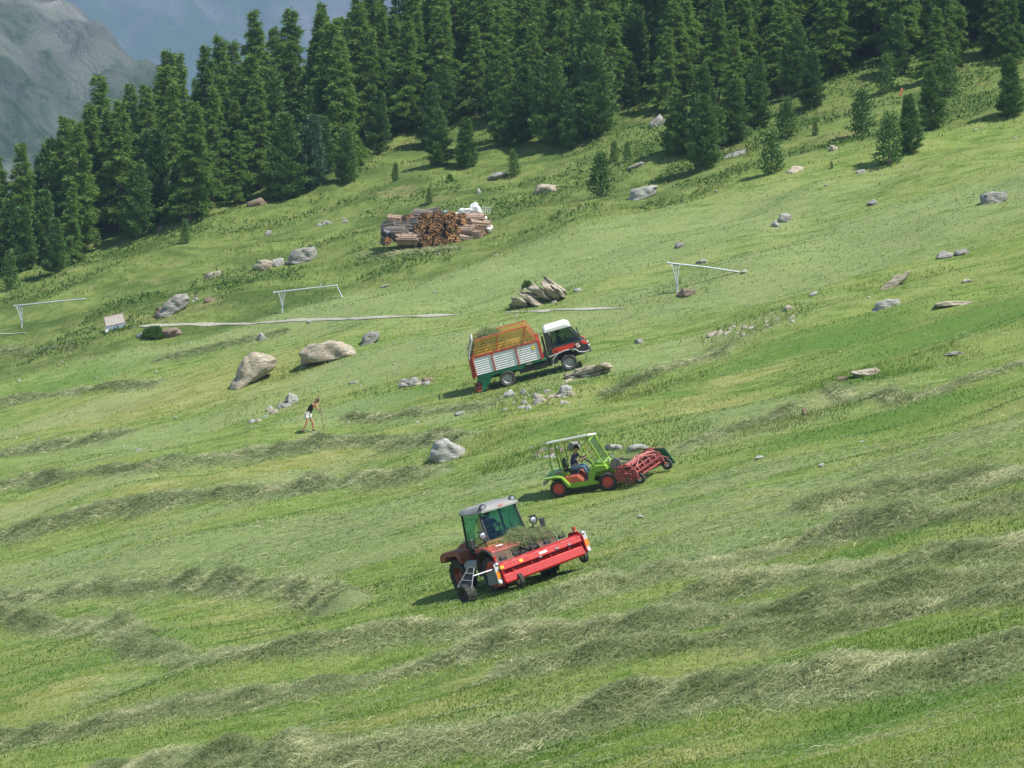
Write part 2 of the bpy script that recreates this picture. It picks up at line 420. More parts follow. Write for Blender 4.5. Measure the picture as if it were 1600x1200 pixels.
# tall pasture grass above the mown line, round the boulders and in rough spots
x, y = cover(260000, 100, 275)
ROUGH = [at(*p) for p in [(830,625),(900,600),(470,575),(640,595),(240,520),(1430,570),(740,700),(930,700),(860,705),(1050,455),(1400,440),(1260,650),(1190,510),(800,610),(1000,690),(430,640),(840,470),(950,590),(1020,610),(780,590),(1180,500),(1330,590)]]
rg = np.zeros(len(x))
for p in ROUGH: rg = np.maximum(rg, np.exp(-(((x - p.x) / 3.2) ** 2 + ((y - p.y) / 2.4) ** 2)))
pr = heath(x, y) * (.15 + 1.1 * (vn(x / 5, y / 3, 61) > .42)) + (rg > .42 + .4 * (vn(x, y, 62) - .5)) * .9
keep = (RS.rand(len(x)) < pr) & (y < ridge(x) + 5)
x, y, rg = x[keep], y[keep], rg[keep]; k = len(x); sc = y / 200.0
D = np.stack([RS.normal(size=k) * .35 + .12, RS.normal(size=k) * .35, np.ones(k)], 1)
strands('pasture_grass', np.stack([x, y, z_of(x, y) - .02], 1), D, (.14 + .22 * RS.rand(k) ** 2) * (1 - .15 * (rg > .4)), (.035 + .03 * RS.rand(k)) * sc, np.zeros(k),
        np.clip(.5 + .8 * (vn(x / 6, y / 4, 63) - .5) + .18 * RS.normal(size=k) - .05 * (rg > .4), 0, 1), M_tuft,
        'taller unmown olive green pasture grass along the upper slope and around stones', 'grass', .05)

# low shrubs (juniper, bilberry) on the upper pasture
x, y = cover(190000, 195, 300)
f = vn(x / 7, y / 3.2, 71) * .6 + vn(x / 2.2, y / 1.5, 72) * .4
keep = (heath(x, y) > .5) & (f > .56) & (RS.rand(len(x)) < .75) & (y < ridge(x) + 5) & (y > 205)
x, y, f = x[keep], y[keep], f[keep]; k = len(x); hgt = np.clip((f - .56) * 3.5, 0.04, .35)
D = RS.normal(size=(k, 3)); D[:, 2] = np.abs(D[:, 2]) + .3
M_shr = strand_mat('shrub_leaf', [(0, (.045, .10, .02)), (.5, (.085, .155, .03)), (1, (.15, .21, .05))], .15)
strands('low_shrubs', np.stack([x, y, z_of(x, y) + hgt * RS.rand(k)], 1), D, .13 + .14 * RS.rand(k), .07 + .06 * RS.rand(k), np.zeros(k),
        np.clip(.45 + .25 * RS.normal(size=k), 0, 1), M_shr, 'dark green juniper and bilberry mats on the upper pasture below the forest', 'shrubs', .05)

# ---------------------------------------------------------------- far mountains
def mountain(part):
    m, nt, b = nmat('mountain_rock')
    pos = N(nt, 'ShaderNodeNewGeometry').outputs['Position']
    nrm = N(nt, 'ShaderNodeNewGeometry').outputs['Normal']
    n1 = noise(nt, mapv(nt, pos, (.004, .004, .0025)), 1, 8, .62, .4); n2 = noise(nt, mapv(nt, pos, (.03, .03, .012)), 1, 8, .72, .6)
    rock = mixc(nt, ramp(nt, n2, [(.36, 0), (.62, 1)]), *(((.12, .125, .11), (.36, .355, .31)) if part == 0 else ((.07, .07, .07), (.20, .195, .18))))
    wood = mixc(nt, n2, (.02, .045, .02), (.06, .10, .035))
    sep = N(nt, 'ShaderNodeSeparateXYZ'); L(nt, pos, sep.inputs[0])
    ad = N(nt, 'ShaderNodeMath', operation='ADD'); L(nt, n1, ad.inputs[0])
    ml = N(nt, 'ShaderNodeMath', operation='MULTIPLY'); L(nt, n2, ml.inputs[0]); ml.inputs[1].default_value = .5; L(nt, ml.outputs[0], ad.inputs[1])
    c = mixc(nt, ramp(nt, ad.outputs[0], [(.76, 0), (.88, 1)] if part == 0 else [(.66, 0), (.80, 1)]), rock, wood)
    L(nt, c, b.inputs['Base Color']); b.inputs['Roughness'].default_value = 1; b.inputs['Specular IOR Level'].default_value = .05
    bp = N(nt, 'ShaderNodeBump', Strength=1, Distance=14); L(nt, n2, bp.inputs['Height']); L(nt, bp.outputs[0], b.inputs['Normal'])
    # spur on the left (1.5 km) and the high wall behind (3 km)
    def sheet(name, x0, x1, y0, y1, nx, ny, fn, lab):
        X, Y = np.meshgrid(np.linspace(x0, x1, nx), np.linspace(y0, y1, ny)); Z = fn(X, Y)
        id_ = np.arange(nx * ny).reshape(ny, nx)
        q = np.stack([id_[:-1,:-1], id_[:-1,1:], id_[1:,1:], id_[1:,:-1]], -1).reshape(-1, 4)
        o = mesh_np(name, np.stack([X.ravel(), Y.ravel(), Z.ravel()], 1), q, m, True); tag(o, kind='structure'); return o
    def rid(X, Y, s, o): return 1 - np.abs(2 * fbm(X / s, Y / s, o, 5) - 1)
    def spur(X, Y):
        cx = -(Y * .19) ; d = (X - cx)
        h = 405 - .80 * np.maximum(d, -500) - .05 * (Y - 1900)
        h = h - .85 * np.maximum(1720 - Y, 0)
        return h + 110 * (rid(X, Y, 230, 81) - .6) + 24 * (rid(X, Y, 60, 88) - .5) + 55 * (fbm(X / 60, Y / 60, 85, 5) - .5) - 60
    if part == 0: sheet('mountain_spur', -1400, 500, 1100, 2600, 300, 260, spur, '')
    def wall(X, Y):
        h = -300 + .80 * (Y - 4600) + 420 * (rid((X + .5 * Y) , Y * .45, 820, 91) - .6) + 120 * (fbm(X / 180, Y / 260, 95, 5) - .5) - .12 * X
        return h
    if part == 1: sheet('mountain', -4400, 4400, 4400, 7000, 520, 300, wall, '')
mountain(0); mountain(1)

# ---------------------------------------------------------------- light
SUN = Vector((.56, -.40, 1.0)).normalized()
sd = bpy.data.lights.new('sun', 'SUN'); sd.energy = 4.9; sd.angle = R(.55); sd.color = (1, .95, .87)
so = bpy.data.objects.new('sun', sd); COL.objects.link(so)
so.rotation_euler = (-SUN).to_track_quat('-Z', 'Y').to_euler(); so.location = (60, -60, 120)
w = bpy.data.worlds.new('World'); SC.world = w; w.use_nodes = True
nt = w.node_tree; bg = nt.nodes['Background']
sk = nt.nodes.new('ShaderNodeTexSky'); sk.sky_type = 'NISHITA'; sk.sun_disc = False
sk.sun_elevation = math.asin(SUN.z); sk.sun_rotation = math.atan2(SUN.x, SUN.y); sk.altitude = 1800; sk.dust_density = 1.0
nt.links.new(sk.outputs[0], bg.inputs[0]); bg.inputs[1].default_value = .10
SC.view_settings.view_transform = 'Standard'; SC.view_settings.look = 'None'; SC.view_settings.exposure = .76; SC.view_settings.gamma = 1
SC.cycles.max_bounces = 6; SC.cycles.diffuse_bounces = 2; SC.cycles.glossy_bounces = 3; SC.cycles.transparent_max_bounces = 8; SC.cycles.transmission_bounces = 3
SC.cycles.volume_bounces = 0
hz = bpy.data.meshes.new('haze'); b_ = bmesh.new(); bmesh.ops.create_cube(b_, size=1); b_.to_mesh(hz); b_.free()
ho = bpy.data.objects.new('haze', hz); COL.objects.link(ho); ho.dimensions = (1, 1, 1)
ho.scale = (9400, 7400, 3800); ho.location = (0, 3500, 1200); tag(ho, 'thin blue air between the meadow and the far mountains', 'haze', kind='stuff')
hm_ = bpy.data.materials.new('haze_air'); hm_.use_nodes = True; hn_ = hm_.node_tree; hn_.nodes.remove(hn_.nodes['Principled BSDF'])
pv = hn_.nodes.new('ShaderNodeVolumePrincipled'); pv.inputs['Color'].default_value = (.46, .70, 1, 1); pv.inputs['Density'].default_value = .00015
pv.inputs['Anisotropy'].default_value = .0; hn_.links.new(pv.outputs[0], hn_.nodes['Material Output'].inputs['Volume']); hz.materials.append(hm_)
SC.cycles.use_adaptive_sampling = True
# ---------------------------------------------------------------- trees
def foliage_mat(name, c1, c2, trans=.2):
    m, nt, b = nmat(name)
    oi = N(nt, 'ShaderNodeObjectInfo').outputs['Random']
    tc = N(nt, 'ShaderNodeTexCoord').outputs['Object']
    n = noise(nt, tc, 1.3, 4, .65)
    ad = N(nt, 'ShaderNodeMath', operation='MULTIPLY_ADD'); L(nt, oi, ad.inputs[0]); ad.inputs[1].default_value = .75; L(nt, n, ad.inputs[2])
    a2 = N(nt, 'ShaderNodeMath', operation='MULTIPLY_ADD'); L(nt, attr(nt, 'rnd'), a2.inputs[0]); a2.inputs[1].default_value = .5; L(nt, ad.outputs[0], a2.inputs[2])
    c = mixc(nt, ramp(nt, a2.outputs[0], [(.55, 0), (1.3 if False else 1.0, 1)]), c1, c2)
    L(nt, c, b.inputs['Base Color']); b.inputs['Roughness'].default_value = .6; b.inputs['Specular IOR Level'].default_value = .25
    t = N(nt, 'ShaderNodeBsdfTranslucent'); L(nt, c, t.inputs[0])
    mx = N(nt, 'ShaderNodeMixShader'); mx.inputs[0].default_value = trans
    L(nt, b.outputs[0], mx.inputs[1]); L(nt, t.outputs[0], mx.inputs[2]); L(nt, mx.outputs[0], nt.nodes['Material Output'].inputs['Surface'])
    return m
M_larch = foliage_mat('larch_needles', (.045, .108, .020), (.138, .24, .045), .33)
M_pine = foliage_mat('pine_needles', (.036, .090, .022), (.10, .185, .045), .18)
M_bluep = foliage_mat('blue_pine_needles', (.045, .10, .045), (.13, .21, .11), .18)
M_bark = paint('bark', (.085, .065, .05), .9, dirt=.6, dirtc=(.16, .15, .13))

def tube_np(path, rad, sides=7):
    path = np.asarray(path, float); n = len(path); V = []; Fc = []
    for i in range(n):
        t = path[min(i + 1, n - 1)] - path[max(i - 1, 0)]; t = t / (np.linalg.norm(t) + 1e-9)
        a = np.cross(t, [0, 0, 1.0]) if abs(t[2]) < .9 else np.cross(t, [1.0, 0, 0]); a /= np.linalg.norm(a); b = np.cross(t, a)
        for k in range(sides):
            th = 2 * math.pi * k / sides; V.append(path[i] + rad[i] * (a * math.cos(th) + b * math.sin(th)))
    for i in range(n - 1):
        for k in range(sides):
            Fc.append((i * sides + k, i * sides + (k + 1) % sides, (i + 1) * sides + (k + 1) % sides, (i + 1) * sides + k))
    return V, Fc

def conifer(kind, seed, H):
    rs = np.random.RandomState(seed)
    larch = kind == 'larch'; sap = kind == 'sapling'
    nb = 84 if larch else (46 if sap else 92)
    tv, tf = [], []
    lean = rs.normal(size=2) * .02 * H
    zs = np.linspace(-.5, H * .97, 8); pth = [(lean[0] * (z / H) ** 2, lean[1] * (z / H) ** 2, z) for z in zs]
    v, f = tube_np(pth, [max(.02, H * .016 * (1 - max(z, 0) / H) ** .9 + .015) for z in zs], 8); tv += v; tf += f
    C = []; Dr = []; Ln = []; Wd = []; Rn = []
    bare = .10 if larch else .02
    Rmax = H * (.23 if larch else .21) * rs.uniform(.9, 1.1)
    lop = [rs.uniform(.65, 1.2) for _ in range(9)]
    for i in range(nb):
        t = bare + (1 - bare) * ((i + rs.rand()) / nb) ** (1.05 if larch else .95)
        az = i * 2.399 + rs.normal() * .4
        z0 = t * H
        if larch: prof = (1 - t) ** .92 * min(1, .55 + t * 2.2) * rs.uniform(.75, 1.1)
        else: prof = (1 - t) ** (.9 if sap else .74) * min(1, .55 + t * 3) * (.8 + .4 * float(vn(math.cos(az) * 1.5 + 9, t * 7 + math.sin(az) * 1.5, seed % 50)))
        Lb = Rmax * prof * rs.uniform(.55 if larch else .72, 1.2) * lop[int(az * 9 / 6.283) % 9] ** .5 + .12
        up0 = (.12 if larch else .30) + .6 * t ** 2 + (.9 * max(0, t - .88) * 8); sag = .5 if larch else -.12
        dx, dy = math.cos(az), math.sin(az)
        lx, ly = lean * t * t
        def bp(s): return np.array([lx + dx * Lb * s, ly + dy * Lb * s, z0 + Lb * (up0 * s - sag * s * s)])
        if Lb > .6:
            v, f = tube_np([bp(s) for s in (0, .4, .75)], [.05 * Lb ** .5, .03, .012], 3)
            o = len(tv); tv += v; tf += [tuple(q + o for q in ff) for ff in f]
        m = int(6 + Lb * 16) if sap else int((14 if larch else 16) + Lb * (38 if larch else 40))
        s = rs.rand(m) ** (.6 if larch else .5)
        lat = (rs.rand(m) * 2 - 1) * (.10 + (.42 if larch else .26) * Lb * (1 - s) ** .6 * .6)
        base = np.array([bp(q) for q in s]) + np.outer(lat, [-dy, dx, 0])
        base[:, 2] -= np.abs(lat) * (.25 if larch else -.1) + rs.rand(m) * (.16 if larch else .05)
        for q in range(3 if not larch else 3):
            sg = np.sign(lat + 1e-6)
            d = np.outer(np.ones(m), [dx, dy, 0]) * rs.uniform(.3, 1.1, (m, 1)) + np.outer(sg * rs.rand(m), [-dy, dx, 0]) * .9 + rs.normal(size=(m, 3)) * .35
            d[:, 2] += (-.35 if larch else .75)
            C.append(base + rs.normal(size=(m, 3)) * (.07 if larch else .09)); Dr.append(d)
            Ln.append((.22 + .26 * rs.rand(m)) * (H / 11) ** .5 * (1.05 if larch else .9)); Wd.append((.055 + .06 * rs.rand(m)) * (H / 11) ** .4 * (.85 if larch else 1.1) * (1.5 if sap else 1))
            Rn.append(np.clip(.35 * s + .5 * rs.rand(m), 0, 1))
    C = np.concatenate(C); Dr = np.concatenate(Dr); Ln = np.concatenate(Ln); Wd = np.concatenate(Wd); Rn = np.concatenate(Rn)
    Dr /= np.linalg.norm(Dr, axis=1, keepdims=True)
    sd_ = np.cross(Dr, rs.normal(size=Dr.shape)); sd_ /= np.linalg.norm(sd_, axis=1, keepdims=True)
    sd_ *= Wd[:, None] * .5; e = C + Dr * Ln[:, None]; mid = C + Dr * Ln[:, None] * .45
    V = np.stack([C, mid + sd_, e, mid - sd_], 1).reshape(-1, 3)
    Fq = np.arange(len(V)).reshape(-1, 4)
    return (np.array(tv), np.array(tf)), (V, Fq, np.repeat(Rn, 4))

protos = {}
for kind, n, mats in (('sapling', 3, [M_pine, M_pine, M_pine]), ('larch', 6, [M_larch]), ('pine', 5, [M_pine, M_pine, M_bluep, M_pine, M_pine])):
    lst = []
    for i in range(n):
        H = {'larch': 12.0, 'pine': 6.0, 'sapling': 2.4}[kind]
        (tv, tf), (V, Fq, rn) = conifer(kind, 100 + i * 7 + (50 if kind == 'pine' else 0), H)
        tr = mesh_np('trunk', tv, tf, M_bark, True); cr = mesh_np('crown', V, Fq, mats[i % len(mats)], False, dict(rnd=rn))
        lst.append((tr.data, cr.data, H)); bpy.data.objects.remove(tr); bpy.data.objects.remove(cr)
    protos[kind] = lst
rt = random.Random(3)
def tree(kind, x, y, h, label, group, name=None, var=None, wide=1.0):
    if kind == 'pine' and h < 3.6: kind = 'sapling'; var = (var or 0) % 3
    lst = protos[kind]; i = rt.randrange(len(lst)) if var is None else var
    if var is None and kind == 'pine' and i == 2 and rt.random() < .75: i = 0
    tm, cm, H = lst[i]
    e = bpy.data.objects.new(name or {'larch': 'larch_tree', 'pine': 'stone_pine', 'sapling': 'young_pine'}[kind], None); COL.objects.link(e)
    e.empty_display_size = .3
    e.location = (x, y, Tz(x, y) - .08); s = h / H; e.scale = (s * wide * rt.uniform(.93, 1.07), s * wide * rt.uniform(.93, 1.07), s)
    e.rotation_euler = (rt.uniform(-.02, .02), rt.uniform(-.02, .02), rt.uniform(0, 6.28))
    for nm, me in (('trunk', tm), ('crown', cm)):
        o = bpy.data.objects.new(nm, me); COL.objects.link(o); o.parent = e
    tag(e, label, 'tree', group)
    return e
taken = []
# trees one can tell apart: base px, base py, top py, kind, variant, width, label
SOLO = [
 (540,286,203,'pine',0,1.0,'slim young pine standing alone right of the blue green pine at the forest edge'),
 (487,294,182,'pine',2,1.1,'blue green pine with pale tips at the forest edge above the middle metal frame'),
 (443,312,180,'pine',1,1.35,'broad dark stone pine at the forest edge beside the blue green pine'),
 (618,282,253,'pine',3,.9,'tiny dark young pine on the slope right of the slim lone pine'),
 (670,319,292,'pine',4,.9,'small young pine directly above the firewood pile'),
 (727,262,184,'pine',0,1.15,'right one of two middle sized dark pines above the firewood pile'),
 (686,258,172,'pine',1,1.25,'left one of two middle sized dark pines above the firewood pile'),
 (803,275,234,'pine',3,.95,'small narrow pine alone on the heath below the tall forest edge pines'),
 (785,228,138,'pine',4,1.15,'pine at the forest edge left of the great triple pine group'),
 (816,222,105,'pine',1,1.2,'tall pine at the forest edge touching the left of the great triple group'),
 (939,308,240,'pine',0,1.1,'small dark cone shaped pine beside the pale boulder on the heath'),
 (960,253,219,'pine',3,.9,'tiny pine, left one of a pair on the heath above the pale boulder'),
 (980,251,220,'pine',4,.9,'tiny pine, right one of a pair on the heath above the pale boulder'),
 (862,226,88,'pine',1,1.15,'left tree of the great triple group of dark pines'),
 (890,230,140,'pine',0,1.1,'lowest front tree of the great triple group of dark pines'),
 (930,214,74,'pine',3,1.3,'right and widest tree of the great triple group of dark pines'),
 (1058,243,146,'pine',4,1.15,'dark oval pine at the left end of the cluster beside the grey heath rock'),
 (1100,263,150,'pine',0,1.2,'foremost dark pine of the cluster beside the flat grey rock'),
 (1104,240,106,'pine',1,1.2,'tallest pale tipped pine rising behind the foremost pine of the cluster'),
 (1150,222,125,'pine',1,1.1,'pine in the cluster behind the flat grey rock'),
 (1182,200,90,'pine',3,1.1,'tall pine at the right end of the cluster'),
 (1205,271,205,'pine',4,1.25,'small stout pine standing alone in front of the cluster'),
 (1228,216,155,'pine',0,1.1,'small pine just above the stout lone pine'),
 (1274,211,187,'pine',3,.95,'very small pine alone between the cluster and the right hand pines'),
 (1268,169,80,'pine',1,1.1,'pine with light upper shoots alone near the forest edge'),
 (1346,213,141,'pine',4,1.2,'round crowned pine alone on open heath at right'),
 (1389,257,178,'pine',0,1.2,'lowest pine of the row of three at right'),
 (1421,238,148,'pine',3,1.15,'middle pine of the row of three at right'),
 (1456,202,108,'pine',1,1.25,'highest and widest pine of the row of three at right'),
 (1578,182,86,'pine',3,1.15,'pine by the right border of the open heath'),
 (1484,150,84,'pine',4,1.1,'pine in front of the forest above the row of three'),
 (1385,146,84,'pine',0,1.0,'narrow pine in front of the forest beside the orange marker'),
 (986,166,98,'pine',1,1.1,'pine in the gap of the forest edge right of the great triple group'),
 (216,372,260,'pine',0,1.15,'light grey green young pine leaning against the larches at the left forest edge'),
 (86,427,342,'pine',4,1.1,'small pale pine before the dark forest near the left border'),
 (289,380,343,'pine',3,.9,'tiny cone shaped pine in the grass below the left forest'),
 (17,452,394,'pine',0,.95,'little pine at the very left border at the foot of the forest'),
 (583,226,160,'pine',4,1.0,'narrow pine between the slim lone pine and the larches above it'),
 (243,352,205,'pine',1,1.1,'dark pine behind the light grey green young pine'),
 (1300,262,250,'pine',3,.8,'knee high seedling pine on the open heath'),
]
for px, py, ty, kind, var, wd, lab in SOLO:
    p = at(px, py + 1); dist = p.y
    h = (py - ty) * dist / F
    tree(kind, p.x, p.y, h, lab, None, var=var, wide=wd); taken.append((p.x, p.y, .16 * h))
EDGE = [(-90,480),(0,452),(100,418),(200,382),(330,343),(420,312),(520,286),(600,248),(660,240),(760,222),(840,222),(930,208),(980,165),(1060,180),(1150,185),(1260,150),(1330,110),(1400,125),(1480,135),(1560,118),(1700,90)]
ep = [at(*p) for p in EDGE]; ex = np.array([p.x for p in ep]); ey = np.array([p.y for p in ep])
o_ = np.argsort(ex); ex, ey = ex[o_], ey[o_]
rf = random.Random(21); cnt = {'larch': 0, 'pine': 0}; tries = 0
while tries < 26000:
    tries += 1
    y = rf.uniform(225, 345); x = rf.uniform(-.215, .215) * y
    e = float(np.interp(x, ex, ey)); dep = y - e
    if dep < .5 or y > ridge(x) + 9: continue
    ml = 2.9 if dep < 26 else 4.2
    if dep > 95: continue
    kind = 'pine' if (rf.random() < (.36 if dep < 7 else .10)) else 'larch'
    if cnt[kind] >= 290: continue
    h = rf.uniform(7.8, 13.0) if kind == 'larch' else rf.uniform(5.5, 10)
    if dep < 6: h *= rf.uniform(.6, .95)
    if dep > 45: h *= 1.12
    if any((x - a) ** 2 + (y - b) ** 2 < (ml if dep > 5 else 2.6 + c) ** 2 for a, b, c in taken): continue
    z = Tz(x, y); q = project((x, y, z + h)); q0 = project((x, y, z))
    if q[1] > 1200 or q0[1] < -25 or not (-70 < q[0] < 1670): continue
    taken.append((x, y, 1.0)); cnt[kind] += 1
    where = 'front row at the forest edge' if dep < 8 else ('middle of the forest' if dep < 30 else 'back of the forest on the ridge')
    side = 'left' if q[0] < 530 else ('central' if q[0] < 1070 else 'right')
    if kind == 'larch': tree(kind, x, y, h, 'feathery light green larch in the %s, %s part' % (where, side), 'larches of the %s, %s part' % (where, side), wide=rf.uniform(1.0, 1.4))
    else: tree(kind, x, y, h, 'dark stone pine among larches in the %s, %s part' % (where, side), 'stone pines of the %s, %s part' % (where, side), wide=1.15)
print('forest', cnt)

# ---------------------------------------------------------------- rocks
def rock_mat(name, a, b_, c):
    m, nt, b = nmat(name)
    tc = N(nt, 'ShaderNodeTexCoord').outputs['Object']
    n1 = noise(nt, tc, 2.2, 7, .7, .5); n2 = noise(nt, mapv(nt, tc, (1.5, 1.5, 6), (0, .35, 0)), 2.0, 6, .75)
    col = mixc(nt, ramp(nt, n1, [(.35, 0), (.62, 1)]), a, b_)
    col = mixc(nt, ramp(nt, n2, [(.50, 0), (.62, .9)]), col, c)
    col = mixc(nt, ramp(nt, noise(nt, tc, 5, 5, .7), [(.58, 0), (.66, .5)]), col, (.30, .31, .24))
    L(nt, col, b.inputs['Base Color']); b.inputs['Roughness'].default_value = .9; b.inputs['Specular IOR Level'].default_value = .2
    bp = N(nt, 'ShaderNodeBump', Strength=1, Distance=.14); L(nt, n2, bp.inputs['Height']); L(nt, bp.outputs[0], b.inputs['Normal'])
    return m
M_rock = {'beige': rock_mat('beige_rock', (.56, .50, .38), (.39, .345, .26), (.17, .14, .10)),
          'grey': rock_mat('grey_rock', (.42, .415, .37), (.28, .275, .245), (.10, .10, .085)),
          'white': rock_mat('pale_rock', (.50, .50, .46), (.36, .36, .32), (.24, .24, .20)),
          'brown': rock_mat('brown_rock', (.30, .22, .16), (.22, .17, .12), (.10, .08, .06))}
def hull_mesh(pts, cuts=2, rough=.05, size=1.0):
    bm = bmesh.new()
    for p in pts: bm.verts.new(tuple(p))
    r = bmesh.ops.convex_hull(bm, input=bm.verts)
    bmesh.ops.delete(bm, geom=[g for g in set(r['geom_interior'] + r['geom_unused']) if isinstance(g, bmesh.types.BMVert)], context='VERTS')
    if cuts: bmesh.ops.subdivide_edges(bm, edges=bm.edges[:], cuts=cuts, use_grid_fill=True)
    bmesh.ops.triangulate(bm, faces=bm.faces[:]); bm.verts.ensure_lookup_table(); bm.verts.index_update()
    V = np.array([v.co[:] for v in bm.verts]); Fc = np.array([[v.index for v in f.verts] for f in bm.faces]); Nn = np.array([v.normal[:] for v in bm.verts]); bm.free()
    k = 2.2 / size
    V = V + Nn * (.5 * rough * size * (vn(V[:, 0] * k * 5 + V[:, 1] * k * 4, V[:, 2] * k * 7, 3) - .5))[:, None]
    V = V + Nn * (rough * size * (vn(V[:, 0] * k * 2 + V[:, 1] * k, V[:, 2] * k * 2.6 - V[:, 1] * k) - .5) * 2)[:, None]
    return V, Fc
def rock_verts(rs, ncut=14, sub=3):
    p = rs.normal(size=(17, 3)); p /= np.linalg.norm(p, axis=1, keepdims=True); p *= rs.uniform(.72, 1, (17, 1)); p[:, 2] = np.minimum(p[:, 2], .9)
    V, Fc = hull_mesh(p, 4 if sub >= 4 else (3 if sub == 3 else 1), .10)
    V = V / np.abs(V).max(0); return V, Fc
def traced(outline, mat, label, depth=.7, name='boulder', seed=1):
    """rock whose front outline follows the photo, at its real place and size, with real depth"""
    o = np.array(outline, float); c = o.mean(0); base = o[:, 1].max(); p = at(c[0], c[1] * .35 + base * .65); s = p.y / F; rs = np.random.RandomState(seed); pts = []
    w = (o[:, 0].max() - o[:, 0].min()) * s * depth * .5
    for k, sc in ((0, 1.0), (-.45, .93), (-.9, .62), (.5, .9), (1.0, .6)):
        for q in o:
            x = (q[0] - c[0]) * s; z = (c[1] - q[1]) * s; lo = z < 0
            pts.append((x * sc * rs.uniform(.93, 1.03 if k else 1), k * w, (z * (sc if not lo else 1.0)) * rs.uniform(.93, 1.0) - (.25 if lo else 0)))
    V, Fc = hull_mesh(pts, 5, .045, w * 2)
    d = ray(*c); ob = mesh_np(name, V, Fc, M_rock[mat]); ob.location = (d.x * p.y / d.y, p.y, d.z * p.y / d.y)
    tag(ob, label, 'rock'); return ob
TRACED = [
 ([(356,607),(366,582),(380,560),(395,550),(412,550),(437,561),(434,574),(408,583),(378,600)], 'beige', 'large angular beige boulder with a pointed lower end on the left meadow'),
 ([(463,549),(480,541),(512,533),(534,531),(550,540),(566,550),(540,558),(505,561),(470,566)], 'beige', 'long rounded beige boulder right of the pointed beige boulder'),
 ([(562,536),(566,526),(580,517),(593,518),(596,526),(580,535),(566,540)], 'grey', 'small grey boulder just right of the long beige boulder'),
 ([(667,707),(678,691),(694,684),(705,688),(728,700),(729,712),(716,722),(690,722)], 'white', 'whitish grey block standing in the hay left of the green tractor'),
 ([(443,408),(455,393),(474,386),(491,384),(497,391),(494,402),(470,411)], 'grey', 'grey boulder at right in the rock group above the left metal frame'),
 ([(244,493),(250,478),(262,470),(275,460),(290,458),(300,466),(290,477),(265,493)], 'grey', 'rough grey brown outcrop above the path left of the metal frame'),
 ([(979,312),(984,298),(1004,293),(1018,288),(1031,291),(1020,302),(996,311)], 'white', 'bright pale rock beside the small dark cone shaped pine'),
 ([(1528,318),(1531,305),(1550,298),(1572,299),(1578,309),(1560,316),(1540,321)], 'grey', 'wide grey rock in the grass near the right border'),
 ([(1359,484),(1368,473),(1385,467),(1407,466),(1408,474),(1388,482)], 'white', 'pale flat rock on the right meadow'),
 ([(1364,452),(1380,440),(1400,430),(1424,422),(1420,432),(1396,446)], 'beige', 'long tilted beige slab above the pale flat rock'),
 ([(870,612),(876,602),(888,601),(896,606),(890,617),(878,618)], 'white', 'greenish white block among the rubble below the truck'),
]
def rock(px, py, wpx, hpx, mat, label, name='boulder', cat='rock', tilt=.25, seed=None, group=None, deep=.7, sub=3, sink=.12):
    p = at(px, py + hpx * .32); s = p.y / F; rs = np.random.RandomState(seed if seed is not None else int(px * 7 + py))
    V, Fc = rock_verts(rs, 15, sub)
    if wpx / hpx > 4: hpx = hpx * 1.9; sink = -.5
    w = wpx * s / 2; h = hpx * s / 2; d = max(h, w * deep)
    V = V * np.array([w * 1.06, d, h * 1.5]); a = tilt; c_, s_ = math.cos(a), math.sin(a)
    V = np.stack([V[:, 0] * c_ - V[:, 2] * s_, V[:, 1], V[:, 0] * s_ + V[:, 2] * c_], 1)
    o = mesh_np(name, V, Fc, M_rock[mat]); o.location = (p.x, p.y, p.z + h * sink)
    tag(o, label, cat, group); return o
